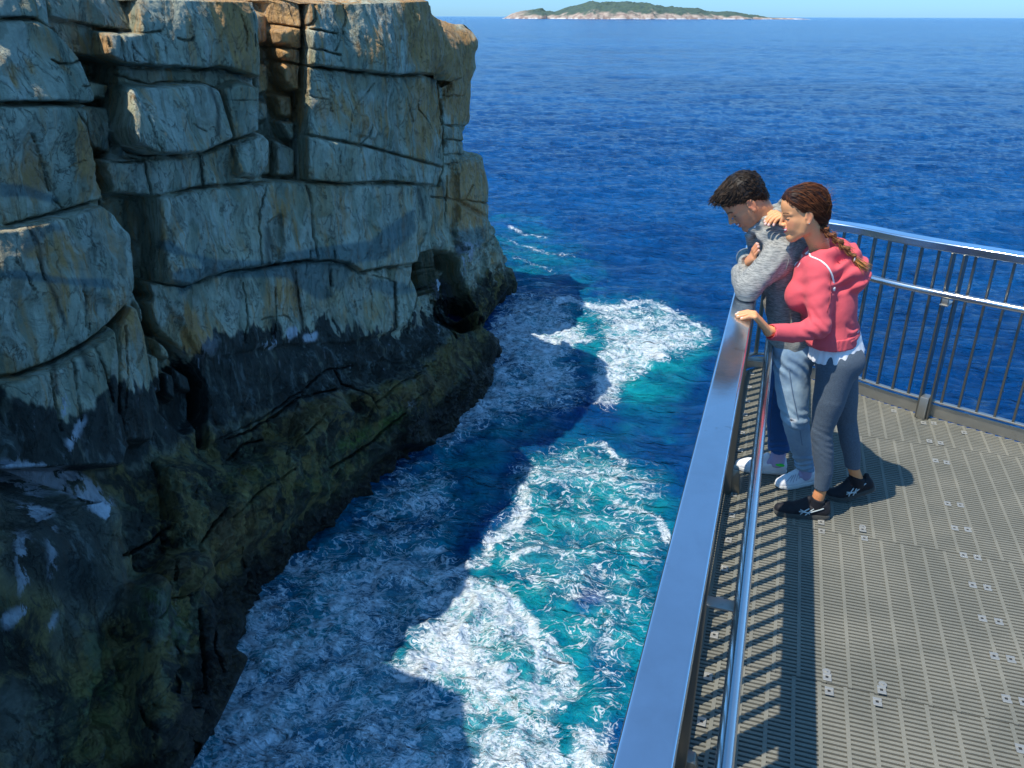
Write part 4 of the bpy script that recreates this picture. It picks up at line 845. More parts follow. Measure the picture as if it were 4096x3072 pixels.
c = M.mix(M.math('MULTIPLY', M.ramp(nz, .4, .7), .16), c, M.mix(.5, c, (.45, .10, .06, 1)))
M.set(Base_Color=c, Roughness=.48, Specular_IOR_Level=.4, Subsurface_Weight=.12, Subsurface_Radius=(.9, .3, .15), Subsurface_Scale=.008)
M.l(M.bump(M.noise(pos, 500, 3, .6).outputs['Fac'], .18, .0008), M.b.inputs['Normal']); SKIN = M.m
M = NT('hair'); M.set(Base_Color=M.attr('Col').outputs['Color'], Roughness=.5, Specular_IOR_Level=.22); HAIR = M.m
M = NT('painted_cloth'); M.set(Base_Color=M.attr('Col').outputs['Color'], Roughness=.75, Specular_IOR_Level=.3); PCOL = M.m
GREY_H = cloth('grey_heather_jersey', (.42, .41, .37), heather=((.15, .155, .15), (30, 30, 300)), sheen=.08)
CORAL = cloth('coral_fleece', (.74, .105, .125), weave=500, sheen=.08)
LEGG = cloth('slate_leggings', (.11, .145, .185), heather=((.06, .08, .105), (300, 300, 300)), sheen=.06)
WHITE = cloth('white_cotton', (.80, .80, .82))
DENIM = cloth('blue_denim', (.2, .3, .4), colattr=True, weave=1200, sheen=.1)
WLEA = cloth('white_leather', (.80, .80, .82), rough=.5, sheen=0)
BLK = cloth('black_mesh', (.014, .014, .018), rough=.6, sheen=.05)
GREYP = cloth('reflective_grey', (.45, .50, .50), rough=.35, sheen=0)
SOCK = cloth('lilac_sock', (.42, .34, .50)); GREENL = cloth('green_lining', (.05, .65, .06)); CORD = cloth('white_cord', (.82, .80, .78)); GOLD = steel('gold', (.9, .55, .25), .25)

def head_frame(pitch, yaw, roll, n, t, z, s):
    p, y, r = map(math.radians, (pitch, yaw, roll)); f = np.array([-math.cos(y), -math.sin(y), 0]); l = np.cross([0, 0, 1.], f)   # in (n,t,z)
    f2 = f*math.cos(p)-np.array([0, 0, 1.])*math.sin(p); u = np.cross(f2, l); l2 = l*math.cos(r)+u*math.sin(r); u2 = np.cross(f2, l2)
    R = np.stack([f2, l2, u2]); O = np.array([n, t, z])
    return (lambda q: O+s*(np.asarray(q)@R)), (lambda q: (np.asarray(q)-O)@R.T/s)

def build_head(male, to_l, skin, neck_pts):
    """head in its own frame: x forward, y left, z up; neck_pts in the same frame"""
    S_ = Sculpt((-.13, -.105, -.26), (.14, .105, .16), .0027)
    j = 1.12 if male else 1.0
    S_.ell((-.014, 0, .046), (.098, .075, .087), .01).ell((.036, 0, .055), (.056, .060, .058), .03).ell((.034, 0, -.015), (.054, .056, .072), .03)
    for y in (-1, 1):
        S_.chain([(.004, y*.048, -.030), (.020, y*.044*j, -.066), (.064, y*.014*j, -.092)], [.022, .018, .015], .045)
        S_.ell((.052, y*.036, -.014), (.026, .022, .024), .018); S_.ell((.060, y*.030, -.042), (.022, .020, .024), .02)
        S_.cone((.086, y*.013, .024), (.066, y*.048, .026), .0085 if male else .006, .007, .012)
        S_.ell((.094, y*.030, .004), (.020, .015, .0105), .012, op='sub')
        S_.ell((.0715, y*.030, .003), (.0135, .0155, .0125), .003)
        S_.cone((.082, y*.020, .0095), (.076, y*.044, .0085), .003, .0025, .003); 
    S_.ell((.070 if not male else .074, 0, -.093), (.016 if not male else .020, .018*j, .015), .020)
    tp = .114 if male else .110; S_.chain([(.088, 0, .022), (.099, 0, .002), (tp, 0, -.020)], [.0070, .0075, .0080 if male else .0070], .010); S_.ell((.099, 0, -.024), (.013, .0145, .008), .008)
    for y in (-1, 1): S_.ell((.097, y*.0125, -.0262), (.009, .0062, .0065), .004)
    for y in (-1, 1): S_.ell((.106, y*.006, -.034), (.0045, .003, .003), .002, op='sub')
    S_.ell((.086, 0, -.050), (.014, .026, .017), .012)
    S_.chain([(.086, -.022, -.047), (.097, -.006, -.0455), (.097, .006, -.0455), (.086, .022, -.047)], [.0032, .0045, .0045, .0032], .004)
    S_.chain([(.084, -.019, -.060), (.093, 0, -.0635), (.084, .019, -.060)], [.004, .0062, .004], .004)
    S_.chain([(.086, -.026, -.0460), (.100, 0, -.0540), (.086, .026, -.0460)], [.0016, .0036, .0016], .0015, op='sub')
    for y in (-1, 1):
        S_.ell((-.006, y*.0755, .002), (.019, .0065, .032), .004, R=Matrix.Rotation(math.radians(8), 3, 'Y'))
        S_.ell((-.002, y*.082, .006), (.011, .0045, .019), .003, op='sub'); S_.ell((.0, y*.078, -.026), (.009, .006, .010), .004)
        S_.ell((.008, y*.077, -.002), (.005, .004, .006), .003)
    S_.chain([(-.018, 0, -.01), (-.028, 0, -.06)]+list(neck_pts), [.052, .050 if not male else .055]+[.047 if not male else .056]*len(neck_pts), .03)
    P, Q = S_.mesh()
    c = np.tile(np.array(skin, float), (len(P), 1)); x, y, z = P.T; ya = np.abs(y)
    def w(d, a, b): return sstep(b, a, d)[:, None]
    def mixc(c, m_, col): return c*(1-m_)+np.array(col)*m_
    c = mixc(c, .5*w(np.hypot(np.hypot(x-.07, ya-.040), z+.022), .008, .034), (.66, .20, .12) if not male else (.58, .20, .12))
    c = mixc(c, .5*w(np.hypot(x-.012*0+.005, (ya-.078))+np.abs(z)*.3, .006, .024), (.58, .17, .10))
    if male: c = mixc(c, .32*(sstep(-.030, -.055, z)*sstep(-.02, .03, x)*sstep(-.13, -.10, z))[:, None], (.20, .13, .10))
    lipd = np.minimum(np.hypot((z+.0455)*1.5, np.maximum(x*0, .0865-x)*1), 9)
    lip = (sstep(.030, .025, ya)*sstep(.074, .080, x))[:, None]; zc = z+.0540-ya*.30
    c = mixc(c, lip*w(np.abs(zc-.0065), .0020, .0036)+lip*w(np.abs(zc+.0075-ya*.12), .0042, .0060), (.52, .12, .10) if male else (.70, .05, .09))
    c = mixc(c, lip*w(np.abs(zc-.0008), .0034, .0046)*sstep(.027, .022, ya)[:, None], (.88, .85, .80)); c = mixc(c, lip*w(np.abs(zc+.0036), .0006, .0016)*.8, (.16, .02, .02))
    c = mixc(c, w(np.hypot(ya-.0285, z+.044), .0015, .0045)*.6*(x > .05)[:, None], (.30, .09, .05))
    bz = .0285+.0035*np.sin(np.clip((ya-.014)/.036, 0, 1)*3.0)+(0 if male else .001)
    c = mixc(c, .92*w(np.abs(z-bz), .0018, .0045 if male else .0036)*(sstep(.010, .015, ya)*sstep(.054, .046, ya)*(x > .05))[:, None], (.030, .018, .012) if male else (.06, .032, .02))
    ez = .0015+.002*np.cos((ya-.030)/.014); inb = (sstep(.047, .043, ya)*sstep(.016, .019, ya)*(x > .05))[:, None]
    c = mixc(c, .95*inb*w(np.abs(z-ez+.0015), .0016, .0030), (.020, .012, .010)); c = mixc(c, .55*inb*w(np.abs(z-ez+.0052), .0012, .0022), (.55, .50, .46))
    c = mixc(c, .3*inb*w(np.abs(z-.011), .001, .004), (.35, .14, .09))
    return to_l(P), Q, c

def hand_sculpt(S_, wrist, knuck, side, upv, fing, thumb, w=.040, sc=1.):
    """palm from wrist to knuckle line; side = unit vector from index to little finger; fing = 4 point lists (knuckle..tip)"""
    wrist = np.array(wrist, float); knuck = np.array(knuck, float); side = np.array(side, float)
    for j in range(4):
        o = side*(j-1.5)/1.5*w*.78; S_.cone(wrist+o*.55, knuck+o, .0155*sc, .0115*sc, .010)
    for j, pts in enumerate(fing):
        k = len(pts); rr = np.linspace(.0098 if j < 3 else .0085, .0072 if j < 3 else .0065, k)*sc; S_.chain(pts, rr, .003)
    S_.chain(thumb, np.linspace(.013, .0085, len(thumb))*sc, .006)
def nails(P, c, tips, nrm, col=(.80, .55, .50), r=.0075):
    for tp in tips:
        d = np.linalg.norm(P-np.asarray(tp), axis=1); m_ = (sstep(r, r*.7, d))[:, None]*.8; c = c*(1-m_)+np.array(col)*m_
    return c
def folds(seed, amp, freq, an=(1, 1, 1)):
    off = seed*3.7
    return lambda p: amp*(np.abs(noise(p*np.array(an)*freq+off))*-1.6+.5)+amp*.5*noise(p*freq*2.3+off)
def shoe(toe, heel, lift, mats, label_fn, parent, hgt=.085, trainer=False, ankle=None, name='shoe'):
    """toe / heel sole points (n,t), heel lifted by lift"""
    toe = np.array([toe[0], toe[1], 0.]); heel = np.array([heel[0], heel[1], 0.]); d = heel-toe; L = np.linalg.norm(d); d /= L; sd_ = np.cross([0, 0, 1.], d)
    L = max(L, .258) if lift else L; b_ = .32*L; an = math.asin(min(.9, lift/(L-b_))); zz = np.array([0, 0, 1.])
    def W(x, y, z):      # x from toe to heel 0..1 ; behind the ball of the foot the shoe tips up by the angle an
        if x*L <= b_: return toe+d*L*x+sd_*y+zz*z
        s_ = x*L-b_; return toe+d*(b_+s_*math.cos(an)-z*math.sin(an))+sd_*y+zz*(s_*math.sin(an)+z*math.cos(an))
    lo = np.minimum(toe, heel)-.09; hi = np.maximum(toe, heel)+.09; hi[2] = .26+lift; lo[2] = -.01
    S_ = Sculpt(lo, hi, .0034)
    prof = [(.10, .030, .030), (.25, .037, .036), (.42, .038, .046), (.60, .033, .058), (.76, .031, .064), (.90, .029, .058)]
    for (x0, w0, h0), (x1, w1, h1) in zip(prof[:-1], prof[1:]): S_.cone(W(x0, 0, .024+h0*.25), W(x1, 0, .024+h1*.25), w0, w1, .012); S_.cone(W(x0, 0, h0-.004), W(x1, 0, h1), w0*.72, w1*.78, .02)
    S_.cone(W(.42, 0, .056), W(.60, 0, .104), .026, .018, .02)       # tongue
    S_.cone(W(.88, 0, .05), W(.93, 0, .098 if trainer else .090), .027, .014, .02)
    for y in (-1, 1): S_.cone(W(.66, y*.026, .062), W(.86, y*.022, .078), .012, .010, .012)
    if ankle is not None: S_.cone(W(.78, 0, .160), W(.78, 0, .090), .034, .026, .006, op='sub')
    S_.f = _smax_raw(S_.f, -_planes(S_, lambda p: _sheet(p, toe, d, b_, an, .014)), .003)
    W.S = S_; P, Q = S_.mesh(); up = make_mesh(name, P, Q, mats[0], parent)
    S2 = Sculpt(lo, hi, .0034)
    for (x0, w0, h0), (x1, w1, h1) in zip(prof[:-1], prof[1:]): S2.cone(W(x0, 0, .016), W(x1, 0, .016), w0+.004, w1+.005, .01)
    S2.f = _smax_raw(S2.f, _planes(S2, lambda p: np.maximum(_sheet(p, toe, d, b_, an, .026 if not trainer else .030), -_sheet(p, toe, d, b_, an, .001))), .003)
    P, Q = S2.mesh(); make_mesh('sole', P, Q, mats[1], up)
    return up, W
def _planes(S_, fn):
    sl_, p = S_.sub(S_.lo, S_.lo+S_.n*S_.res); return fn(p).astype(np.float32)[:S_.n[0], :S_.n[1], :S_.n[2]]
def _sheet(p, toe, d, b_, an, h_):
    x = (p-toe)@d; z = p[..., 2]; x2 = x-b_; zr = -x2*math.sin(an)+z*math.cos(an); z = np.where(x2*math.cos(an)+z*math.sin(an) > 0, zr, z)
    return z-(h_+.012*np.maximum(0, (.045-x)/.045)**1.5)
def flat_ribbon(pts, nrm, w, th, name, mat, parent):
    mb = MB(); pts = [to_w(p) for p in pts]; mb.sweep(pts, rrect(w, th, th*.3, 1), upv=to_w(nrm)); return mb.build(name, mat, parent, smooth=False)
# ================================================================ THE WOMAN   (coordinates are n, t, z)
SKW = (.82, .375, .165); SKM = (.70, .30, .145)
wl, wi = head_frame(14.3, 15.3, 2.4, .113, 4.0, 1.569, 1.0)
hs = .985
wL = lambda q: wl(np.asarray(q)*hs); wI = lambda q: wi(q)/hs
neckW = [wI(np.array((.198, 4.04, 1.43))), wI(np.array((.225, 4.06, 1.36)))]
def at_t(u, v, t):
    d = ray(u, v); p = CC+d*(t/(d@T)); return np.array([p@N, t, p@Z])
sets = [build_head(False, wL, SKW, neckW)]
S_ = Sculpt((-.02, 3.80, .0), (.62, 4.42, 1.42), .0062)          # body below the clothes
S_.cone((.215, 4.07, 1.36), (.21, 4.07, 1.40), .05, .045, .03)
S_.cone((.22, 3.96, 1.33), (.22, 4.19, 1.33), .05, .05, .04).ell((.23, 4.07, 1.20), (.095, .13, .17), .04).ell((.30, 4.07, 1.02), (.070, .105, .13), .04).ell((.36, 4.07, .90), (.08, .13, .11), .05)
S_.chain([(.37, 4.0, .86), (.362, 3.97, .49), (.39, 3.965, .36), (.396, 3.96, .165), (.392, 3.96, .14), (.385, 3.96, .085)], [.070, .036, .034, .028, .030, .030], .02); S_.cone((.385, 3.96, .06), (.30, 3.95, .035), .028, .02, .02)
S_.chain([(.37, 4.15, .86), (.475, 4.18, .47), (.515, 4.18, .36), (.560, 4.187, .20), (.588, 4.200, .135)], [.070, .036, .034, .029, .031], .02); S_.cone((.585, 4.20, .12), (.53, 4.195, .05), .026, .018, .01)
S_.chain([(.215, 3.955, 1.325), (.245, 3.875, 1.09), (.14, 3.80, 1.060), (.035, 3.735, 1.078)], [.036, .032, .028, .026], .01)
S_.chain([(.215, 4.20, 1.335), (.17, 4.31, 1.34), (.068, 4.16, 1.46)], [.04, .034, .026], .02)
P, Q = S_.mesh(); c = np.tile(np.array(SKW), (len(P), 1))*np.array([.82, .72, .66]); sets.append((P, Q, c))
# left hand on the rail
w0 = np.array([.028, 3.735, 1.078]); kn = np.array([-.040, 3.668, 1.172]); sd_ = np.array([.10, -1., .0]); sd_ /= np.linalg.norm(sd_)
S_ = Sculpt((-.16, 3.58, 1.02), (.10, 3.80, 1.22), .0022)
fing = []
for j in range(4):
    k0 = kn+sd_*(j-1.5)*.0205; ln = [.072, .080, .074, .058][j]; fan = (j-1.5)*-.05; dr_ = np.array([-1, .04+fan, 0.]); dr_ /= np.linalg.norm(dr_)
    fing.append([k0, k0+dr_*ln*.45+np.array([0, 0, .002]), k0+dr_*ln*.75+np.array([0, 0, -.006]), k0+dr_*ln+np.array([0, 0, -.012])])
hand_sculpt(S_, w0, kn, sd_, None, fing, [w0+(kn-w0)*.25-sd_*.018, w0+(kn-w0)*.55-sd_*.042, w0+(kn-w0)*.80-sd_*.054+np.array([-.01, 0, 0]), w0+(kn-w0)*.95-sd_*.056+np.array([-.03, 0, .0])], w=.036)
S_.cone(w0, w0+np.array([.06, .04, .0]), .0235, .026, .012)
P, Q = S_.mesh(); c = np.tile(np.array(SKW), (len(P), 1)); c = nails(P, c, [f[-1]+np.array([-.001, 0, .007]) for f in fing], None, (.86, .66, .62))
kd = np.min([np.linalg.norm(P-f[1], axis=1) for f in fing], axis=0); c = c*(1-.3*sstep(.012, .004, kd)[:, None])+np.array([.55, .2, .12])*.3*sstep(.012, .004, kd)[:, None]
sets.append((P, Q, c))
# right hand on the man's shoulder
w1 = np.array([.052, 4.16, 1.500]); k1 = np.array([.004, 4.085, 1.543]); dr_ = np.array([-.78, -.42, -.46]); dr_ /= np.linalg.norm(dr_); s2 = np.cross(dr_, [0.45, .1, .85]); s2 /= np.linalg.norm(s2)
if s2[2] > 0: s2 = -s2
S_ = Sculpt((-.13, 3.94, 1.39), (.12, 4.24, 1.61), .0022); fing = []
for j in range(4):
    k0 = k1+s2*(j-1.5)*.019; ln = [.070, .078, .072, .056][j]; bend = np.array([.012, .006, -.012])
    fing.append([k0, k0+dr_*ln*.45, k0+dr_*ln*.75+bend*.4, k0+dr_*ln+bend])
hand_sculpt(S_, w1, k1, s2, None, fing, [w1+(k1-w1)*.3-s2*.015, w1+(k1-w1)*.6-s2*.035, k1-s2*.045+dr_*.01, k1-s2*.042+dr_*.03], w=.034)
P, Q = S_.mesh(); c = np.tile(np.array(SKW), (len(P), 1)); c = nails(P, c, [f[-1]+np.array([.0, -.006, .004]) for f in fing], None, (.86, .66, .62)); sets.append((P, Q, c))
P, Q, c = join_sets(sets); c = np.where((P[:, 2] < np.where(P[:, 0] > .49, .125, .085))[:, None], np.array([.014, .014, .018]), c)
woman = make_mesh('person', P, Q, SKIN, None, c)
tag(woman, 'woman in a coral hoodie and grey leggings resting one hand on the steel rail', 'person')
# hoodie
S_ = Sculpt((-.03, 3.68, .86), (.54, 4.44, 1.50), .0052)
Y_ = (1, 1.36, 1)
S_.cone((.338, 4.07, .90), (.326, 4.07, .985), .126, .122, .01, sc=Y_); S_.cone((.326, 4.07, .985), (.31, 4.07, 1.08), .122, .106, .02, sc=Y_); S_.cone((.315, 4.07, .975), (.285, 4.07, 1.09), .116, .108, .02, sc=Y_); S_.cone((.285, 4.07, 1.09), (.235, 4.07, 1.22), .108, .118, .02, sc=Y_); S_.cone((.235, 4.07, 1.22), (.225, 4.07, 1.30), .118, .102, .02, sc=Y_)
S_.ell((.150, 4.00, 1.185), (.070, .068, .080), .04); S_.ell((.150, 4.125, 1.185), (.070, .068, .080), .04); S_.ell((.205, 4.065, 1.29), (.095, .13, .08), .03)
S_.cone((.225, 3.97, 1.335), (.225, 4.17, 1.335), .054, .054, .04); S_.ell((.345, 4.07, 1.13), (.068, .135, .17), .05)
S_.cutplane((.315, 4.07, .962), (.10, 0, -1.), .004)
S_.chain([(.222, 3.955, 1.325), (.232, 3.902, 1.20), (.250, 3.865, 1.085)], [.058, .054, .049], .04); S_.chain([(.250, 3.865, 1.080), (.14, 3.80, 1.058), (.048, 3.745, 1.072)], [.052, .045, .038], .018)
S_.cone((.110, 3.781, 1.066), (.045, 3.742, 1.075), .0410, .0375, .002)
S_.chain([(.222, 4.200, 1.325), (.175, 4.30, 1.345), (.085, 4.175, 1.45)], [.060, .052, .038], .03)
S_.cone((.035, 3.736, 1.077), (.00, 3.716, 1.08), .031, .031, .003, op='sub')
# hood lying open on the back
S_.chain([(.140, 4.035, 1.315), (.160, 3.995, 1.355), (.215, 3.975, 1.392), (.275, 3.98, 1.412), (.335, 4.01, 1.405)], [.018, .024, .028, .030, .034], .03)
S_.chain([(.140, 4.085, 1.315), (.160, 4.13, 1.355), (.215, 4.15, 1.392), (.275, 4.15, 1.405), (.335, 4.11, 1.40)], [.018, .024, .028, .030, .034], .03)
S_.ell((.345, 4.05, 1.325), (.088, .112, .085), .04); S_.ell((.392, 4.04, 1.285), (.055, .090, .068), .035)
S_.ell((.212, 4.055, 1.425), (.068, .070, .085), .014, op='sub'); S_.cone((.235, 4.055, 1.41), (.31, 4.055, 1.48), .058, .050, .02, op='sub')
S_.cone((.12, 4.055, 1.40), (.145, 4.06, 1.28), .040, .006, .02, op='sub')
def wfold(p):
    n_, t_, z_ = p.T; d = .0*n_
    el = np.exp(-(np.linalg.norm(p-np.array([.215, 3.83, 1.085]), axis=1)/.075)**2); d += el*.0055*np.sin(170*(z_*.75+n_*.65)+2.2*noise(p*16))
    ar = np.exp(-(np.linalg.norm(p-np.array([.205, 3.93, 1.24]), axis=1)/.10)**2); d += ar*.003*np.sin(110*(z_*.8-n_*.5)+2*noise(p*11))
    wa = sstep(1.12, 1.04, z_)*sstep(.93, .97, z_)*(t_ > 3.93); d += wa*.0045*np.sin(130*z_+5*noise(p*np.array([7, 7, 9])))
    r_h = np.linalg.norm((p-np.array([.22, 4.05, 1.46]))*np.array([1, .8, 1.]), axis=1); ho = sstep(.24, .28, n_+.3*(z_-1.3))*sstep(1.20, 1.26, z_); d += ho*.0065*np.sin(105*r_h+2.2*noise(p*9))
    d -= .006*np.exp(-((n_-.262+.25*(z_-1.3))/.008)**2)*(t_ < 3.98)*sstep(1.1, 1.15, z_)*sstep(1.385, 1.36, z_)*0
    return d+.003*noise(p*9)+.0018*np.abs(noise(p*np.array([18, 18, 12])))*-1
S_.add_noise(wfold)
P, Q = S_.mesh(); hoodie = make_mesh('hoodie', P, Q, CORAL, woman); SWH = S_
S_ = Sculpt((.14, 3.85, .88), (.52, 4.28, 1.04), .005)          # ribbed hem band
S_.cone((.326, 4.07, 1.0), (.336, 4.07, .92), .1270, .1285, .004, sc=Y_); S_.add_noise(lambda p: .0012*np.sin(np.arctan2(p[:, 1]-4.07, p[:, 0]-.32)*150)); S_.cutplane((.32, 4.07, 1.008), (-.10, 0, 1.), .003); S_.cutplane((.32, 4.07, .948), (.10, 0, -1.), .003)
P, Q = S_.mesh(); make_mesh('hem_band', P, Q, CORAL, hoodie)
def tube(name, pts, r, mat, parent, k=10, it=2):
    pts = [np.array(p, float) for p in pts]
    for _ in range(it):
        o = [pts[0]]
        for a, b in zip(pts[:-1], pts[1:]): o += [a*.75+b*.25, a*.25+b*.75]
        o.append(pts[-1]); pts = o
    return MB().sweep([to_w(p) for p in pts], circ(r, k), upv=np.array([.11, .23, .96])).build(name, mat, parent, smooth=True)
def traced(name, S2, pts, r, mat, parent, out=.002, k=8): return tube(name, [S2.hit(u, v, out) for u, v in pts], r, mat, parent, k, 1)
traced('drawstring', SWH, [(3238, 1014), (3240, 1026), (3262, 1033), (3290, 1047), (3312, 1068), (3328, 1098), (3335, 1128), (3336, 1156)], .0042, CORD, hoodie, .003)
traced('drawstring_end', SWH, [(3336, 1150), (3335, 1162)], .0065, CORD, hoodie, .004)
traced('zip', SWH, [(3190, 1070), (3205, 1048), (3222, 1028)], .003, WHITE, hoodie, .001); traced('zip_pull', SWH, [(3176, 1088), (3169, 1104)], .0028, CLIPM, hoodie, .003)
SEAM = cloth('coral_seam', (.42, .045, .06))
traced('shoulder_seam', SWH, [(3300, 1062), (3316, 1090), (3324, 1140), (3322, 1200), (3308, 1250)], .0016, SEAM, hoodie, .0002, 5)
traced('hood_seam', SWH, [(3238, 1008), (3290, 1012), (3350, 1040), (3385, 1090), (3392, 1118)], .0016, SEAM, hoodie, .0002, 5)
traced('cuff_seam', SWH, [(3102, 1306), (3108, 1330), (3100, 1362)], .0018, SEAM, hoodie, .0002, 5)
# white shirt
S_ = Sculpt((.12, 3.84, .80), (.56, 4.30, 1.08), .005)
S_.cone((.352, 4.07, .955), (.368, 4.07, .86), .116, .135, .004, sc=(1, 1.27, 1)); S_.add_noise(lambda p: .004*noise(p*np.array([16, 16, 5]))+.0025*np.sin(np.arctan2(p[:, 1]-4.07, p[:, 0]-.34)*22)*sstep(.97, .90, p[:, 2]))
S_.cutplane((.34, 4.07, .878), (.25, 0, -1.), .003)
P, Q = S_.mesh(); shirt = make_mesh('shirt', P, Q, WHITE, woman)
traced('shirt_collar', SWH, [(3226, 1014), (3245, 1000), (3268, 988), (3292, 980), (3314, 977)], .0075, WHITE, woman, -.002)
traced('shirt_front', SWH, [(3182, 1062), (3196, 1040), (3212, 1020)], .006, WHITE, woman, -.001)
tube('necklace', [(.118, 4.02, 1.345), (.135, 3.998, 1.38), (.165, 3.990, 1.415), (.205, 3.99, 1.445), (.24, 4.0, 1.46)], .0009, GOLD, woman, 6)
# leggings
S_ = Sculpt((.18, 3.82, .14), (.66, 4.34, 1.06), .0056)
S_.cone((.325, 4.07, 1.0), (.36, 4.07, .88), .098, .105, .03, sc=(1, 1.28, 1)); S_.ell((.398, 4.01, .865), (.100, .085, .095), .05); S_.ell((.398, 4.13, .865), (.100, .085, .095), .05)
S_.chain([(.372, 3.995, .86), (.360, 3.97, .68), (.350, 3.96, .50), (.372, 3.962, .39), (.395, 3.96, .28), (.397, 3.96, .165)], [.096, .078, .053, .052, .045, .035], .022)
S_.chain([(.385, 4.145, .86), (.435, 4.16, .66), (.480, 4.18, .48), (.512, 4.18, .37), (.540, 4.182, .28), (.556, 4.185, .20)], [.090, .073, .052, .050, .043, .036], .022)
def lf(p):
    a = np.exp(-(np.linalg.norm(p-np.array([.35, 3.95, .50]), axis=1)/.07)**2); b = np.exp(-(np.linalg.norm(p-np.array([.40, 3.93, .42]), axis=1)/.06)**2)
    return a*.0016*np.sin(170*p[:, 2]+60*p[:, 0]+2*noise(p*15))+b*.0012*np.sin(200*(p[:, 2]+.6*p[:, 0]))+.0012*noise(p*14)
S_.add_noise(lf); S_.cutplane((.4, 0, .176), (0, 0, -1), .003)
P, Q = S_.mesh(); m_ = ~((P[:, 0] > .47) & (P[:, 2] < .205))
keep = m_[Q].all(1); leg = make_mesh('leggings', P, Q[keep], LEGG, woman)
# shoes
MSOLE = cloth('dark_sole', (.05, .05, .045), rough=.8)
sh, W_ = shoe((.185, 3.935), (.458, 3.972), .0, (BLK, MSOLE), None, woman, trainer=True, ankle=True, name='trainer')
def side_marks(W_, par, ysgn=1, s0=.0):
    P_ = lambda x, y, z: W_(x, y*ysgn, z)
    for a in ([(.45, .040, .030), (.52, .040, .052), (.60, .036, .068)], [(.54, .041, .028), (.60, .040, .048), (.68, .035, .068)], [(.42, .041, .048), (.60, .041, .044), (.74, .037, .060), (.86, .033, .074)], [(.44, .040, .058), (.62, .040, .038)]):
        pts = [P_(*q) for q in a]; tube('side_stripe', pts, .0034, GREYP, par, 6, 1)
    for k in range(4): tube('shoelace', [P_(.36+.055*k, -.016, .066+.008*k), P_(.385+.055*k, 0, .076+.009*k), P_(.36+.055*k, .016, .066+.008*k)], .0028, BLK, par, 6, 1)
ysg = -1
side_marks(W_, sh, ysg)
S_ = Sculpt((.30, 3.88, .06), (.47, 4.04, .18), .004); S_.cone((.388, 3.96, .08), (.392, 3.96, .125), .037, .036, .005); S_.cutplane((.39, 0, .118), (.25, 0, 1), .003); P, Q = S_.mesh(); make_mesh('ankle_sock', P, Q, BLK, woman)
sh, W_ = shoe((.452, 4.178), (.705, 4.232), .072, (BLK, MSOLE), None, woman, trainer=True, ankle=True, name='trainer'); side_marks(W_, sh, ysg)
S_ = Sculpt((.48, 4.10, .06), (.70, 4.28, .22), .004); S_.cone((.598, 4.20, .11), (.580, 4.196, .160), .037, .037, .005); S_.cutplane((.58, 0, .158), (.35, 0, 1), .003); P, Q = S_.mesh(); make_mesh('ankle_sock', P, Q, BLK, woman)
# hair: swept back, gathered into a plait over the hood
def shell_hair(male, to_l, cols, tip=None):
    S_ = Sculpt((-.17, -.13, -.14), (.16, .13, .20), .0032)
    if not male:
        S_.ell((-.020, 0, .050), (.104, .081, .090), .01); S_.ell((-.062, 0, -.005), (.060, .062, .073), .03); S_.ell((.030, 0, .074), (.060, .062, .058), .02)
        S_.cutplane((.060, 0, .060), (.72, 0, -.69), .012)
        for y in (-1, 1): S_.ell((.030, y*.085, -.030), (.052, .032, .048), .012, op='sub'); S_.ell((.002, y*.088, -.004), (.018, .024, .034), .008, op='sub')
        S_.ell((.03, 0, -.05), (.075, .062, .085), .01, op='sub')
    else:
        S_.ell((-.018, 0, .054), (.104, .083, .093), .01); S_.ell((.035, 0, .084), (.062, .063, .056), .02); S_.ell((.066, 0, .094), (.036, .052, .032), .02); S_.ell((-.062, 0, .000), (.046, .060, .066), .02)
        S_.cutplane((.070, 0, .072), (.62, 0, -.78), .010)
        for y in (-1, 1): S_.ell((.042, y*.085, -.012), (.052, .036, .060), .010, op='sub'); S_.ell((-.006, y*.088, .000), (.020, .024, .034), .006, op='sub')
        S_.ell((.02, 0, -.05), (.090, .1, .060), .01, op='sub'); S_.cone((-.01, 0, -.055), (-.05, 0, -.14), .060, .07, .01, op='sub')
    S_.add_noise(lambda p: .0035*noise(p*np.array([14, 55, 55]))+.002*noise(p*np.array([30, 140, 140])))
    P, Q = S_.mesh(); nn = noise(P*np.array([16, 160, 160])); f = sstep(-.3, .8, nn)[:, None]; c = np.array(cols[0])*(1-f)+np.array(cols[1])*f
    return S_, to_l(P), Q, c
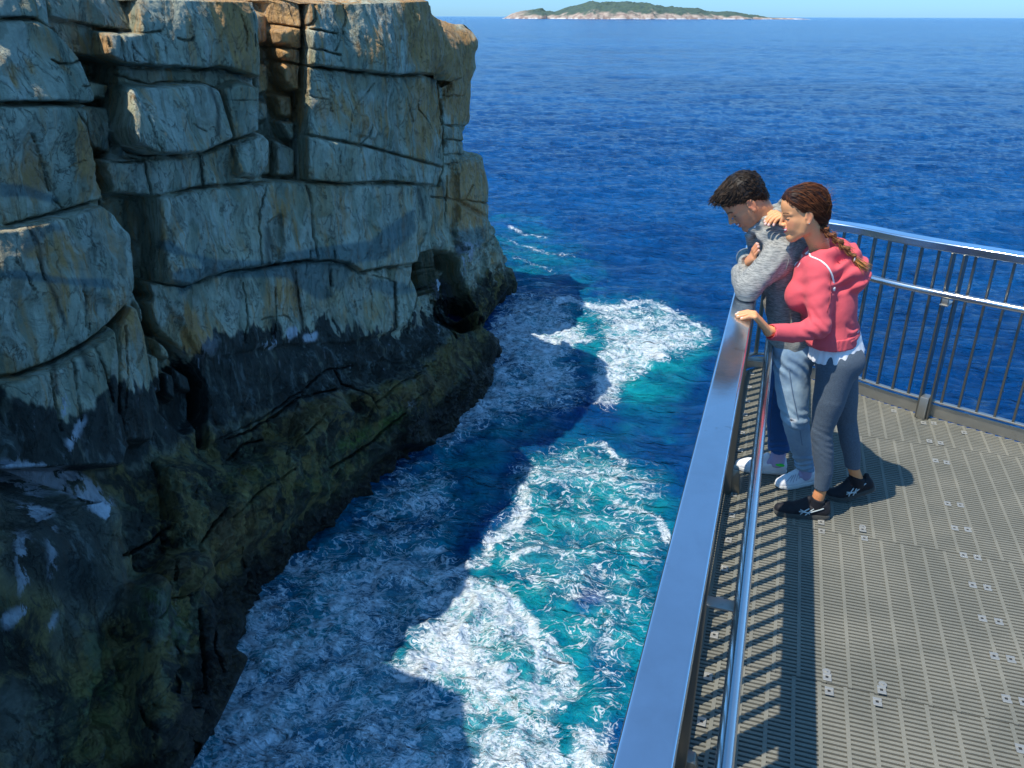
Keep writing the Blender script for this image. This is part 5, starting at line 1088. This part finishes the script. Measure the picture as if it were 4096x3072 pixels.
def combed(S_, to_l, count, mode, cols, rad, seed):
    r_ = np.random.default_rng(seed); paths = []; rr = []; cc = []
    G = [np.gradient(S_.f, axis=i) for i in range(3)]
    def fld(p): i = np.clip(((p-S_.lo)/S_.res).astype(int), 1, S_.n-2); return S_.f[tuple(i)], np.array([g[tuple(i)] for g in G])
    tries = 0
    while len(paths) < count and tries < count*30:
        tries += 1
        d = r_.normal(size=3); d /= np.linalg.norm(d); p = np.array([-.01, 0, .05])+d*.16
        for _ in range(40):
            f, g = fld(p)
            if abs(f) < .002: break
            p = p-d*np.clip(f, -.02, .02)*.8
        f, g = fld(p)
        if abs(f) > .004: continue
        g = g/(np.linalg.norm(g)+1e-9)
        if mode == 'back':
            if p[0] < -.08 and p[2] < -.02: continue
            n = 9; L = r_.uniform(.06, .13); goal = np.array([-.095, 0, -.045])
            pth = [p+g*.001]
            for i in range(n):
                v = goal-pth[-1]; v += np.array([0, 0, .55])*max(0, pth[-1][2]-.03)*(pth[-1][0] > -.03)*.0; f, g = fld(pth[-1]); g = g/(np.linalg.norm(g)+1e-9); v = v-g*(v@g); v /= np.linalg.norm(v)+1e-9
                v = v+np.array([0, r_.normal()*.05, r_.normal()*.05]); q = pth[-1]+v*L/n; f, g = fld(q); g = g/(np.linalg.norm(g)+1e-9); q = q-g*(f-.0012-.0015*r_.random()); pth.append(q)
        else:
            top = np.clip((p[2]-.04)/.08, 0, 1); fr = np.clip((p[0]+.02)/.1, 0, 1); L = .012+.026*top*(.5+.7*fr)*r_.uniform(.7, 1.2); n = 6
            flow = np.array([.55+.3*fr, .25*np.sign(p[1])*(1-top)+r_.normal()*.25, -.35+.55*top*fr+r_.normal()*.2]) if p[0] > -.03 else np.array([-.2, r_.normal()*.2, -.9]); pth = [p-g*.0005]
            flow = flow-g*(flow@g)*.8; flow /= np.linalg.norm(flow); lift = .02+.16*top*fr
            for i in range(n):
                v = flow+g*lift*(1-1.5*i/n); v /= np.linalg.norm(v); pth.append(pth[-1]+v*L/n)
        w_ = r_.random()**1.7; paths.append(to_l(np.array(pth))); rr.append(rad*r_.uniform(.6, 1.3)); cc.append(np.array(cols[0])*(1-w_)+np.array(cols[1])*w_)
    return paths, rr, cc
WC = ((.040, .014, .008), (.26, .085, .028)); WT = (.62, .30, .09)
S_, P, Q, c = shell_hair(False, wL, ((.022, .009, .006), (.060, .022, .012)))
pa, rr, cc = combed(S_, wL, 900, 'back', WC, .0013, 3)
r_ = np.random.default_rng(5)
for k in range(46):     # loose wind-blown wisps
    s0 = np.array([r_.uniform(-.11, -.05), r_.uniform(-.02, .07), r_.uniform(-.02, .10)]); pth = [s0]; v = np.array([-.9, r_.normal()*.3, r_.normal()*.35]); L = r_.uniform(.03, .09)
    for i in range(7): v = v+r_.normal(size=3)*.30; pth.append(pth[-1]+v/np.linalg.norm(v)*L/7)
    pa.append(wL(np.array(pth))); rr.append(.0005); cc.append(np.array([.30, .13, .05]))
pl0 = [wL((-.085, .005, -.03))]+[at_t(u, v, t) for u, v, t in ((3290, 915, 3.985), (3318, 937, 3.975), (3350, 962, 3.962), (3382, 992, 3.955), (3408, 1020, 3.955), (3418, 1034, 3.96))]
pl0 = np.array(pl0); L_ = np.concatenate([[0], np.cumsum(np.linalg.norm(np.diff(pl0, axis=0), axis=1))])
def plp(s): return np.array([np.interp(s, L_, pl0[:, i]) for i in range(3)])
Sb = Sculpt(pl0.min(0)-.06, pl0.max(0)+.06, .0032); nb_ = 13
for k in range(nb_):
    s = L_[-1]*k/(nb_-1); p = plp(s); tdir = plp(min(s+.01, L_[-1]))-plp(max(s-.01, 0)); tdir /= np.linalg.norm(tdir); sdv = np.cross(tdir, [0.2, 1, .2]); sdv /= np.linalg.norm(sdv); w_ = .027-.012*k/(nb_-1)
    o = sdv*(.42*w_)*(1 if k % 2 else -1); Sb.cone(p+o+tdir*.008, p-o*.4-tdir*.010, w_*.62, w_*.45, .007)
Sb.add_noise(lambda p: .0022*noise(p*np.array([60, 60, 150])+3))
P2, Q2 = Sb.mesh(); f = sstep(-.4, .7, noise(P2*np.array([120, 120, 120])))[:, None]; g = sstep(L_[-1]*.35, L_[-1], np.array([np.linalg.norm(P2-pl0[0], axis=1)])[0])[:, None]
c2 = (np.array(WC[0])*(1-f)+np.array(WC[1])*f)*(1-g*.75)+np.array([.42, .19, .06])*g*.75*(.5+.5*f)
for k in range(90):     # tassel
    s0 = pl0[-1]+r_.normal(size=3)*.006; pth = [s0]; v = np.array([.75, .12*r_.normal(), -.62+.16*r_.normal()]); L = r_.uniform(.05, .095)
    for i in range(6): v = v+r_.normal(size=3)*.07+np.array([.03, 0, -.02]); pth.append(pth[-1]+v/np.linalg.norm(v)*L/6)
    pa.append(np.array(pth)); rr.append(.0017); cc.append(np.array(WT)*r_.uniform(.7, 1.15))
for k in range(120):    # strands along the plait
    s = r_.uniform(0, L_[-1]*.9); p = plp(s)+r_.normal(size=3)*.010; v = plp(min(s+.02, L_[-1]))-plp(s); v /= np.linalg.norm(v)+1e-9; pth = [p]
    for i in range(6): v = v+r_.normal(size=3)*.22; pth.append(pth[-1]+v/np.linalg.norm(v)*.006)
    w_ = s/L_[-1]; pa.append(np.array(pth)); rr.append(.0012); cc.append(np.array(WC[1])*(1-w_)+np.array([.5, .23, .07])*w_)
V3, Q3, C3 = strands(pa, rr, cc)
P, Q, c = join_sets([(P, Q, c), (P2, Q2, c2), (V3, Q3, C3)])
whair = make_mesh('hair', P, Q, HAIR, woman, c)
tube('hair_tie', [plp(L_[-1])+np.array([0, .012*math.cos(a), .012*math.sin(a)])+np.array([0, 0, 0]) for a in np.linspace(0, 6.28, 10)], .003, CORD, whair, 6, 1)
ear = wL((.0, .083, -.028)); S_ = Sculpt(ear-.01, ear+.01, .0012); S_.cone(ear, ear, .0034, .0034, .001); P, Q = S_.mesh(); make_mesh('earring', P, Q, CLIPM, woman)

# ================================================================ THE MAN
ml, mi = head_frame(46., 18., 0., -.153, 4.17, 1.572, 1.0)
hm = 1.04; mL = lambda q: ml(np.asarray(q)*hm); mI = lambda q: mi(q)/hm
sets = [build_head(True, mL, SKM, [mI(np.array((-.055, 4.21, 1.49))), mI(np.array((-.005, 4.24, 1.40)))])]
S_ = Sculpt((-.24, 3.72, .0), (.46, 4.60, 1.50), .0068)
S_.cone((-.01, 4.24, 1.38), (-.03, 4.23, 1.45), .045, .052, .02); S_.cone((.03, 4.14, 1.33), (.0, 4.38, 1.32), .045, .045, .03)
S_.cone((.05, 4.24, 1.27), (.10, 4.23, 1.05), .085, .085, .03, sc=(1, 1.35, 1)); S_.cone((.10, 4.23, 1.05), (.15, 4.21, .88), .085, .09, .03, sc=(1, 1.3, 1))
S_.chain([(.16, 4.15, .86), (.225, 4.125, .49), (.325, 4.27, .14)], [.065, .040, .034], .02); S_.chain([(.15, 4.30, .86), (.14, 4.345, .46), (.18, 4.365, .13)], [.075, .048, .034], .02)
S_.cone((.325, 4.275, .10), (.28, 4.25, .045), .030, .020, .01); S_.cone((.18, 4.365, .10), (.11, 4.36, .045), .030, .020, .01)
S_.chain([(.04, 4.12, 1.34), (-.088, 3.94, 1.218), (-.13, 4.12, 1.235)], [.038, .038, .030], .02); S_.chain([(.0, 4.42, 1.34), (-.09, 4.49, 1.225), (-.112, 4.18, 1.28)], [.045, .038, .028], .02)
P, Q = S_.mesh(); sets.append((P, Q, np.tile(np.array(SKM)*.8, (len(P), 1))))
w1 = np.array([-.110, 4.15, 1.285]); k1 = np.array([-.084, 4.095, 1.325]); dr_ = np.array([.10, -.20, .97]); dr_ /= np.linalg.norm(dr_); s2 = np.array([.25, -.95, -.15]); s2 /= np.linalg.norm(s2)
S_ = Sculpt((-.22, 3.92, 1.24), (-.03, 4.18, 1.48), .0024); fing = []
for j in range(4):
    k0 = k1+s2*(j-1.5)*.020; ln = [.060, .066, .062, .050][j]; fing.append([k0, k0+dr_*ln*.5+np.array([-.005, 0, 0]), k0+dr_*ln+np.array([.006, .0, 0])])
hand_sculpt(S_, w1, k1, s2, None, fing, [w1+(k1-w1)*.4-s2*.02, w1+(k1-w1)*.8-s2*.035, k1-s2*.040+dr_*.03], w=.036, sc=1.05)
P, Q = S_.mesh(); c = np.tile(np.array(SKM), (len(P), 1)); c = nails(P, c, [f[-1]+np.array([0, -.006, .002]) for f in fing], None, (.75, .45, .38)); sets.append((P, Q, c))
P, Q, c = join_sets(sets); c = np.where((P[:, 2] < .12)[:, None], np.array([.42, .34, .50]), c); man = make_mesh('person', P, Q, SKIN, None, c)
tag(man, 'man in a grey hoodie and ripped jeans leaning his folded arms on the railing', 'person')
# hoodie
S_ = Sculpt((-.26, 3.72, .80), (.34, 4.68, 1.64), .006)
S_.cone((.055, 4.24, 1.28), (.10, 4.23, 1.10), .118, .112, .03, sc=(1, 1.45, 1)); S_.cone((.10, 4.23, 1.10), (.145, 4.21, .93), .112, .118, .03, sc=(1, 1.38, 1)); S_.cone((.145, 4.21, .93), (.150, 4.21, .86), .118, .114, .03, sc=(1, 1.32, 1))
S_.cone((.035, 4.105, 1.345), (.0, 4.40, 1.33), .072, .072, .04); S_.ell((.085, 4.24, 1.33), (.095, .16, .10), .05)
S_.cutplane((.14, 0, .862), (0, 0, -1), .004)
S_.chain([(.038, 4.09, 1.352), (-.025, 4.005, 1.285), (-.090, 3.935, 1.214)], [.074, .069, .060], .045); S_.chain([(-.090, 3.935, 1.212), (-.125, 4.02, 1.225), (-.14, 4.12, 1.235)], [.060, .052, .045], .02)
S_.chain([(.0, 4.42, 1.335), (-.05, 4.48, 1.28), (-.085, 4.50, 1.222)], [.078, .070, .060], .04); S_.chain([(-.085, 4.50, 1.222), (-.130, 4.36, 1.250), (-.120, 4.17, 1.280)], [.060, .048, .038], .02)
S_.cone((-.121, 4.20, 1.274), (-.118, 4.16, 1.282), .039, .038, .002); S_.cone((-.118, 4.13, 1.295), (-.114, 4.10, 1.31), .025, .025, .003, op='sub')
# collar and hood
S_.ell((-.01, 4.135, 1.425), (.075, .045, .05), .03); S_.ell((.05, 4.14, 1.44), (.07, .05, .06), .03)
S_.chain([(-.115, 4.22, 1.36), (-.118, 4.18, 1.41), (-.100, 4.155, 1.455), (-.045, 4.15, 1.495), (.010, 4.17, 1.535), (.045, 4.22, 1.555)], [.018, .024, .027, .030, .034, .036], .016)
S_.chain([(-.115, 4.27, 1.36), (-.112, 4.31, 1.41), (-.085, 4.335, 1.455), (-.03, 4.34, 1.495), (.015, 4.32, 1.535), (.045, 4.27, 1.555)], [.018, .024, .027, .030, .034, .036], .016)
S_.ell((.085, 4.245, 1.475), (.070, .115, .095), .03); S_.ell((.105, 4.245, 1.40), (.075, .12, .085), .04); S_.cone((-.03, 4.24, 1.38), (.0, 4.24, 1.42), .085, .085, .03)
S_.cone((-.015, 4.24, 1.42), (-.075, 4.22, 1.52), .062, .072, .010, op='sub'); S_.cone((-.02, 4.24, 1.50), (.03, 4.24, 1.58), .058, .050, .02, op='sub')
def mfold(p):
    n_, t_, z_ = p.T
    el = np.exp(-(np.linalg.norm(p-np.array([-.04, 3.98, 1.26]), axis=1)/.09)**2); d = el*.0045*np.sin(120*(z_*.7+n_*.7)+2*noise(p*12))
    ar = np.exp(-(np.linalg.norm(p-np.array([.05, 4.02, 1.24]), axis=1)/.13)**2); d += ar*.005*np.sin(80*(z_*.6-n_*.8)+2.5*noise(p*9))
    lo = sstep(1.18, 1.0, z_); d += lo*.006*np.sin(45*n_+30*t_+3*noise(p*np.array([9, 9, 4])))
    co = sstep(1.38, 1.42, z_); d += co*.004*np.sin(130*z_+60*n_+3*noise(p*10))
    return d+.004*noise(p*8)-.002*np.abs(noise(p*np.array([16, 16, 11])))
S_.add_noise(mfold)
P, Q = S_.mesh(); mh = make_mesh('hoodie', P, Q, GREY_H, man); SMH = S_
traced('sleeve_seam', SMH, [(3100, 925), (3135, 945), (3158, 985), (3160, 1030), (3140, 1090), (3100, 1140)], .0016, cloth('grey_seam', (.20, .20, .20)), mh, .0002, 5)
traced('hood_piping', SMH, [(3018, 912), (3026, 898), (3042, 882), (3064, 868), (3088, 862)], .0042, WHITE, mh, .001)
S_ = Sculpt((-.16, 4.05, 1.15), (.10, 4.4, 1.50), .005); S_.cone((-.085, 4.235, 1.36), (-.040, 4.24, 1.22), .045, .055, .01); S_.cone((-.065, 4.235, 1.42), (-.09, 4.22, 1.52), .060, .07, .010, op='sub'); P, Q = S_.mesh(); make_mesh('undershirt', P, Q, cloth('slate_shirt', (.10, .14, .20)), man)
# jeans
S_ = Sculpt((.0, 3.96, .08), (.44, 4.50, .97), .0058)
S_.cone((.150, 4.205, .93), (.155, 4.21, .84), .102, .108, .03, sc=(1, 1.35, 1)); S_.ell((.195, 4.15, .84), (.10, .085, .10), .03); S_.ell((.195, 4.27, .84), (.10, .085, .10), .03)
S_.chain([(.165, 4.135, .83), (.185, 4.115, .66), (.222, 4.10, .49), (.268, 4.165, .33), (.315, 4.245, .17), (.325, 4.265, .112)], [.098, .084, .066, .058, .050, .052], .02)
S_.chain([(.150, 4.295, .83), (.142, 4.33, .64), (.138, 4.35, .46), (.155, 4.36, .30), (.178, 4.365, .165)], [.094, .078, .064, .058, .056], .02)
def jf(p):
    n_, t_, z_ = p.T; lo = sstep(.30, .17, z_); kn = np.exp(-((z_-.50)/.07)**2); cr = np.exp(-((z_-.78)/.07)**2)
    return lo*.0055*np.sin(170*z_+5*noise(p*np.array([11, 11, 9])))+kn*.003*np.sin(130*z_+60*n_+3*noise(p*12))+cr*.004*np.sin(85*(z_+n_)+3*noise(p*9))+.003*noise(p*8)-.004*np.abs(noise(p*np.array([20, 20, 11])+4))
S_.add_noise(jf); S_.cutplane((.14, 0, .118), (0, 0, -1), .004)
P, Q = S_.mesh(); m_ = ~((P[:, 1] > 4.28) & (P[:, 2] < .152)); Q = Q[m_[Q].all(1)]
n_, t_, z_ = P.T; fd = np.clip(.5+.35*noise(P*np.array([9, 9, 6]))+.30*np.exp(-((z_-.62)/.16)**2)*(t_ < 4.24)+.1*noise(P*60), 0, 1)[:, None]
c = np.array([.07, .17, .34])*(1-fd)+np.array([.38, .50, .56])*fd
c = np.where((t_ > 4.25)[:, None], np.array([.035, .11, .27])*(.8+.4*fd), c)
rip = np.array(at_z(3203, 1672, .5)); rp = np.array([.205, 4.045, .505]); rd = np.hypot((P-rp)[:, 0]/1.9, (P-rp)[:, 2]*1.+.004*noise(P*90)); rm = (sstep(.016, .010, rd)*(np.abs(t_-4.04) < .06))[:, None]; rc = (sstep(.006, .003, rd)*(np.abs(t_-4.04) < .06))[:, None]
c = c*(1-rm)+np.array([.78, .80, .80])*rm; c = c*(1-rc)+np.array([.05, .05, .07])*rc
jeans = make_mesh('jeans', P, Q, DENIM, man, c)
tube('side_seam', [(.140, 4.045, .84), (.175, 4.02, .70), (.235, 4.03, .52), (.28, 4.09, .34)], .0022, cloth('seam_thread', (.12, .20, .30)), jeans, 6)
tube('side_seam', [(.085, 4.27, .78), (.10, 4.275, .60), (.105, 4.29, .42), (.12, 4.30, .24)], .0022, cloth('seam_thread_dark', (.03, .07, .16)), jeans, 6)
WS = cloth('white_rubber', (.72, .71, .68), rough=.6, sheen=0)
sh, W_ = shoe((.190, 4.200), (.385, 4.330), 0, (WLEA, WS), None, man, ankle=True, name='shoe')
LACE = cloth('grey_lace', (.45, .44, .50))
for a, b in (((3146, 1928), (3168, 1902)), ((3158, 1932), (3176, 1900)), ((3172, 1930), (3184, 1896)), ((3184, 1924), (3194, 1893)), ((3196, 1916), (3202, 1890))): tube('shoelace', [W_.S.hit(*a, .002), W_.S.hit((a[0]+b[0])/2, (a[1]+b[1])/2, .004), W_.S.hit(*b, .002)], .0022, LACE, sh, 6, 1)
tc_ = bpy.data.curves.new('tongue_word', 'FONT'); tc_.body = 'adidas'; tc_.size = .016; tc_.extrude = .0006; tc_.align_x = 'CENTER'
dg = bpy.data.objects.new('tmp_word', tc_); COL.objects.link(dg); tm_ = bpy.data.meshes.new_from_object(dg.evaluated_get(bpy.context.evaluated_depsgraph_get())); bpy.data.objects.remove(dg)
wo_ = link('tongue_word', tm_, cloth('teal_print', (.0, .22, .16)), None)
c0 = to_w(W_.S.hit(3211, 1884, .001)); c1_ = to_w(W_.S.hit(3221, 1896, .001)); axx = c1_-c0; vw = CC-c0; vw /= np.linalg.norm(vw); axx = CR*.66-CU*.75; axx = axx-vw*(axx@vw); axx /= np.linalg.norm(axx); nn_ = vw; up_ = np.cross(nn_, axx)
mx = Matrix.Identity(4)
for i in range(3): mx[i][0] = axx[i]; mx[i][1] = up_[i]; mx[i][2] = nn_[i]; mx[i][3] = (c0+nn_*.004)[i]
tm_.transform(mx); wo_.parent = sh
S_ = Sculpt((.25, 4.18, .04), (.42, 4.36, .17), .004); S_.cone((.330, 4.28, .07), (.326, 4.27, .13), .038, .038, .004); P, Q = S_.mesh(); make_mesh('sock', P, Q, SOCK, man)
sh, W_ = shoe((-.045, 4.352), (.235, 4.385), 0, (WLEA, WS), None, man, ankle=True, name='shoe')
for k in range(5): tube('shoelace', [W_(.32+.052*k, -.018, .058+.008*k), W_(.345+.052*k, 0, .069+.009*k), W_(.32+.052*k, .018, .058+.008*k)], .0026, WS, sh, 6, 1)
S_ = Sculpt((.10, 4.28, .05), (.26, 4.45, .19), .004); S_.cone((.178, 4.368, .08), (.180, 4.366, .165), .043, .041, .004); P, Q = S_.mesh(); make_mesh('sock', P, Q, SOCK, man)
S_ = Sculpt((.13, 4.27, .04), (.26, 4.40, .13), .003); S_.ell((.196, 4.328, .078), (.026, .012, .009), .002); P, Q = S_.mesh(); make_mesh('green_lining', P, Q, GREENL, sh)
S_, P, Q, c = shell_hair(True, mL, ((.012, .008, .006), (.032, .020, .013)))
pa, rr, cc = combed(S_, mL, 1700, 'short', ((.012, .008, .006), (.075, .045, .026)), .0021, 8)
V3, Q3, C3 = strands(pa, rr, cc); P, Q, c = join_sets([(P, Q, c), (V3, Q3, C3)]); make_mesh('hair', P, Q, HAIR, man, c)
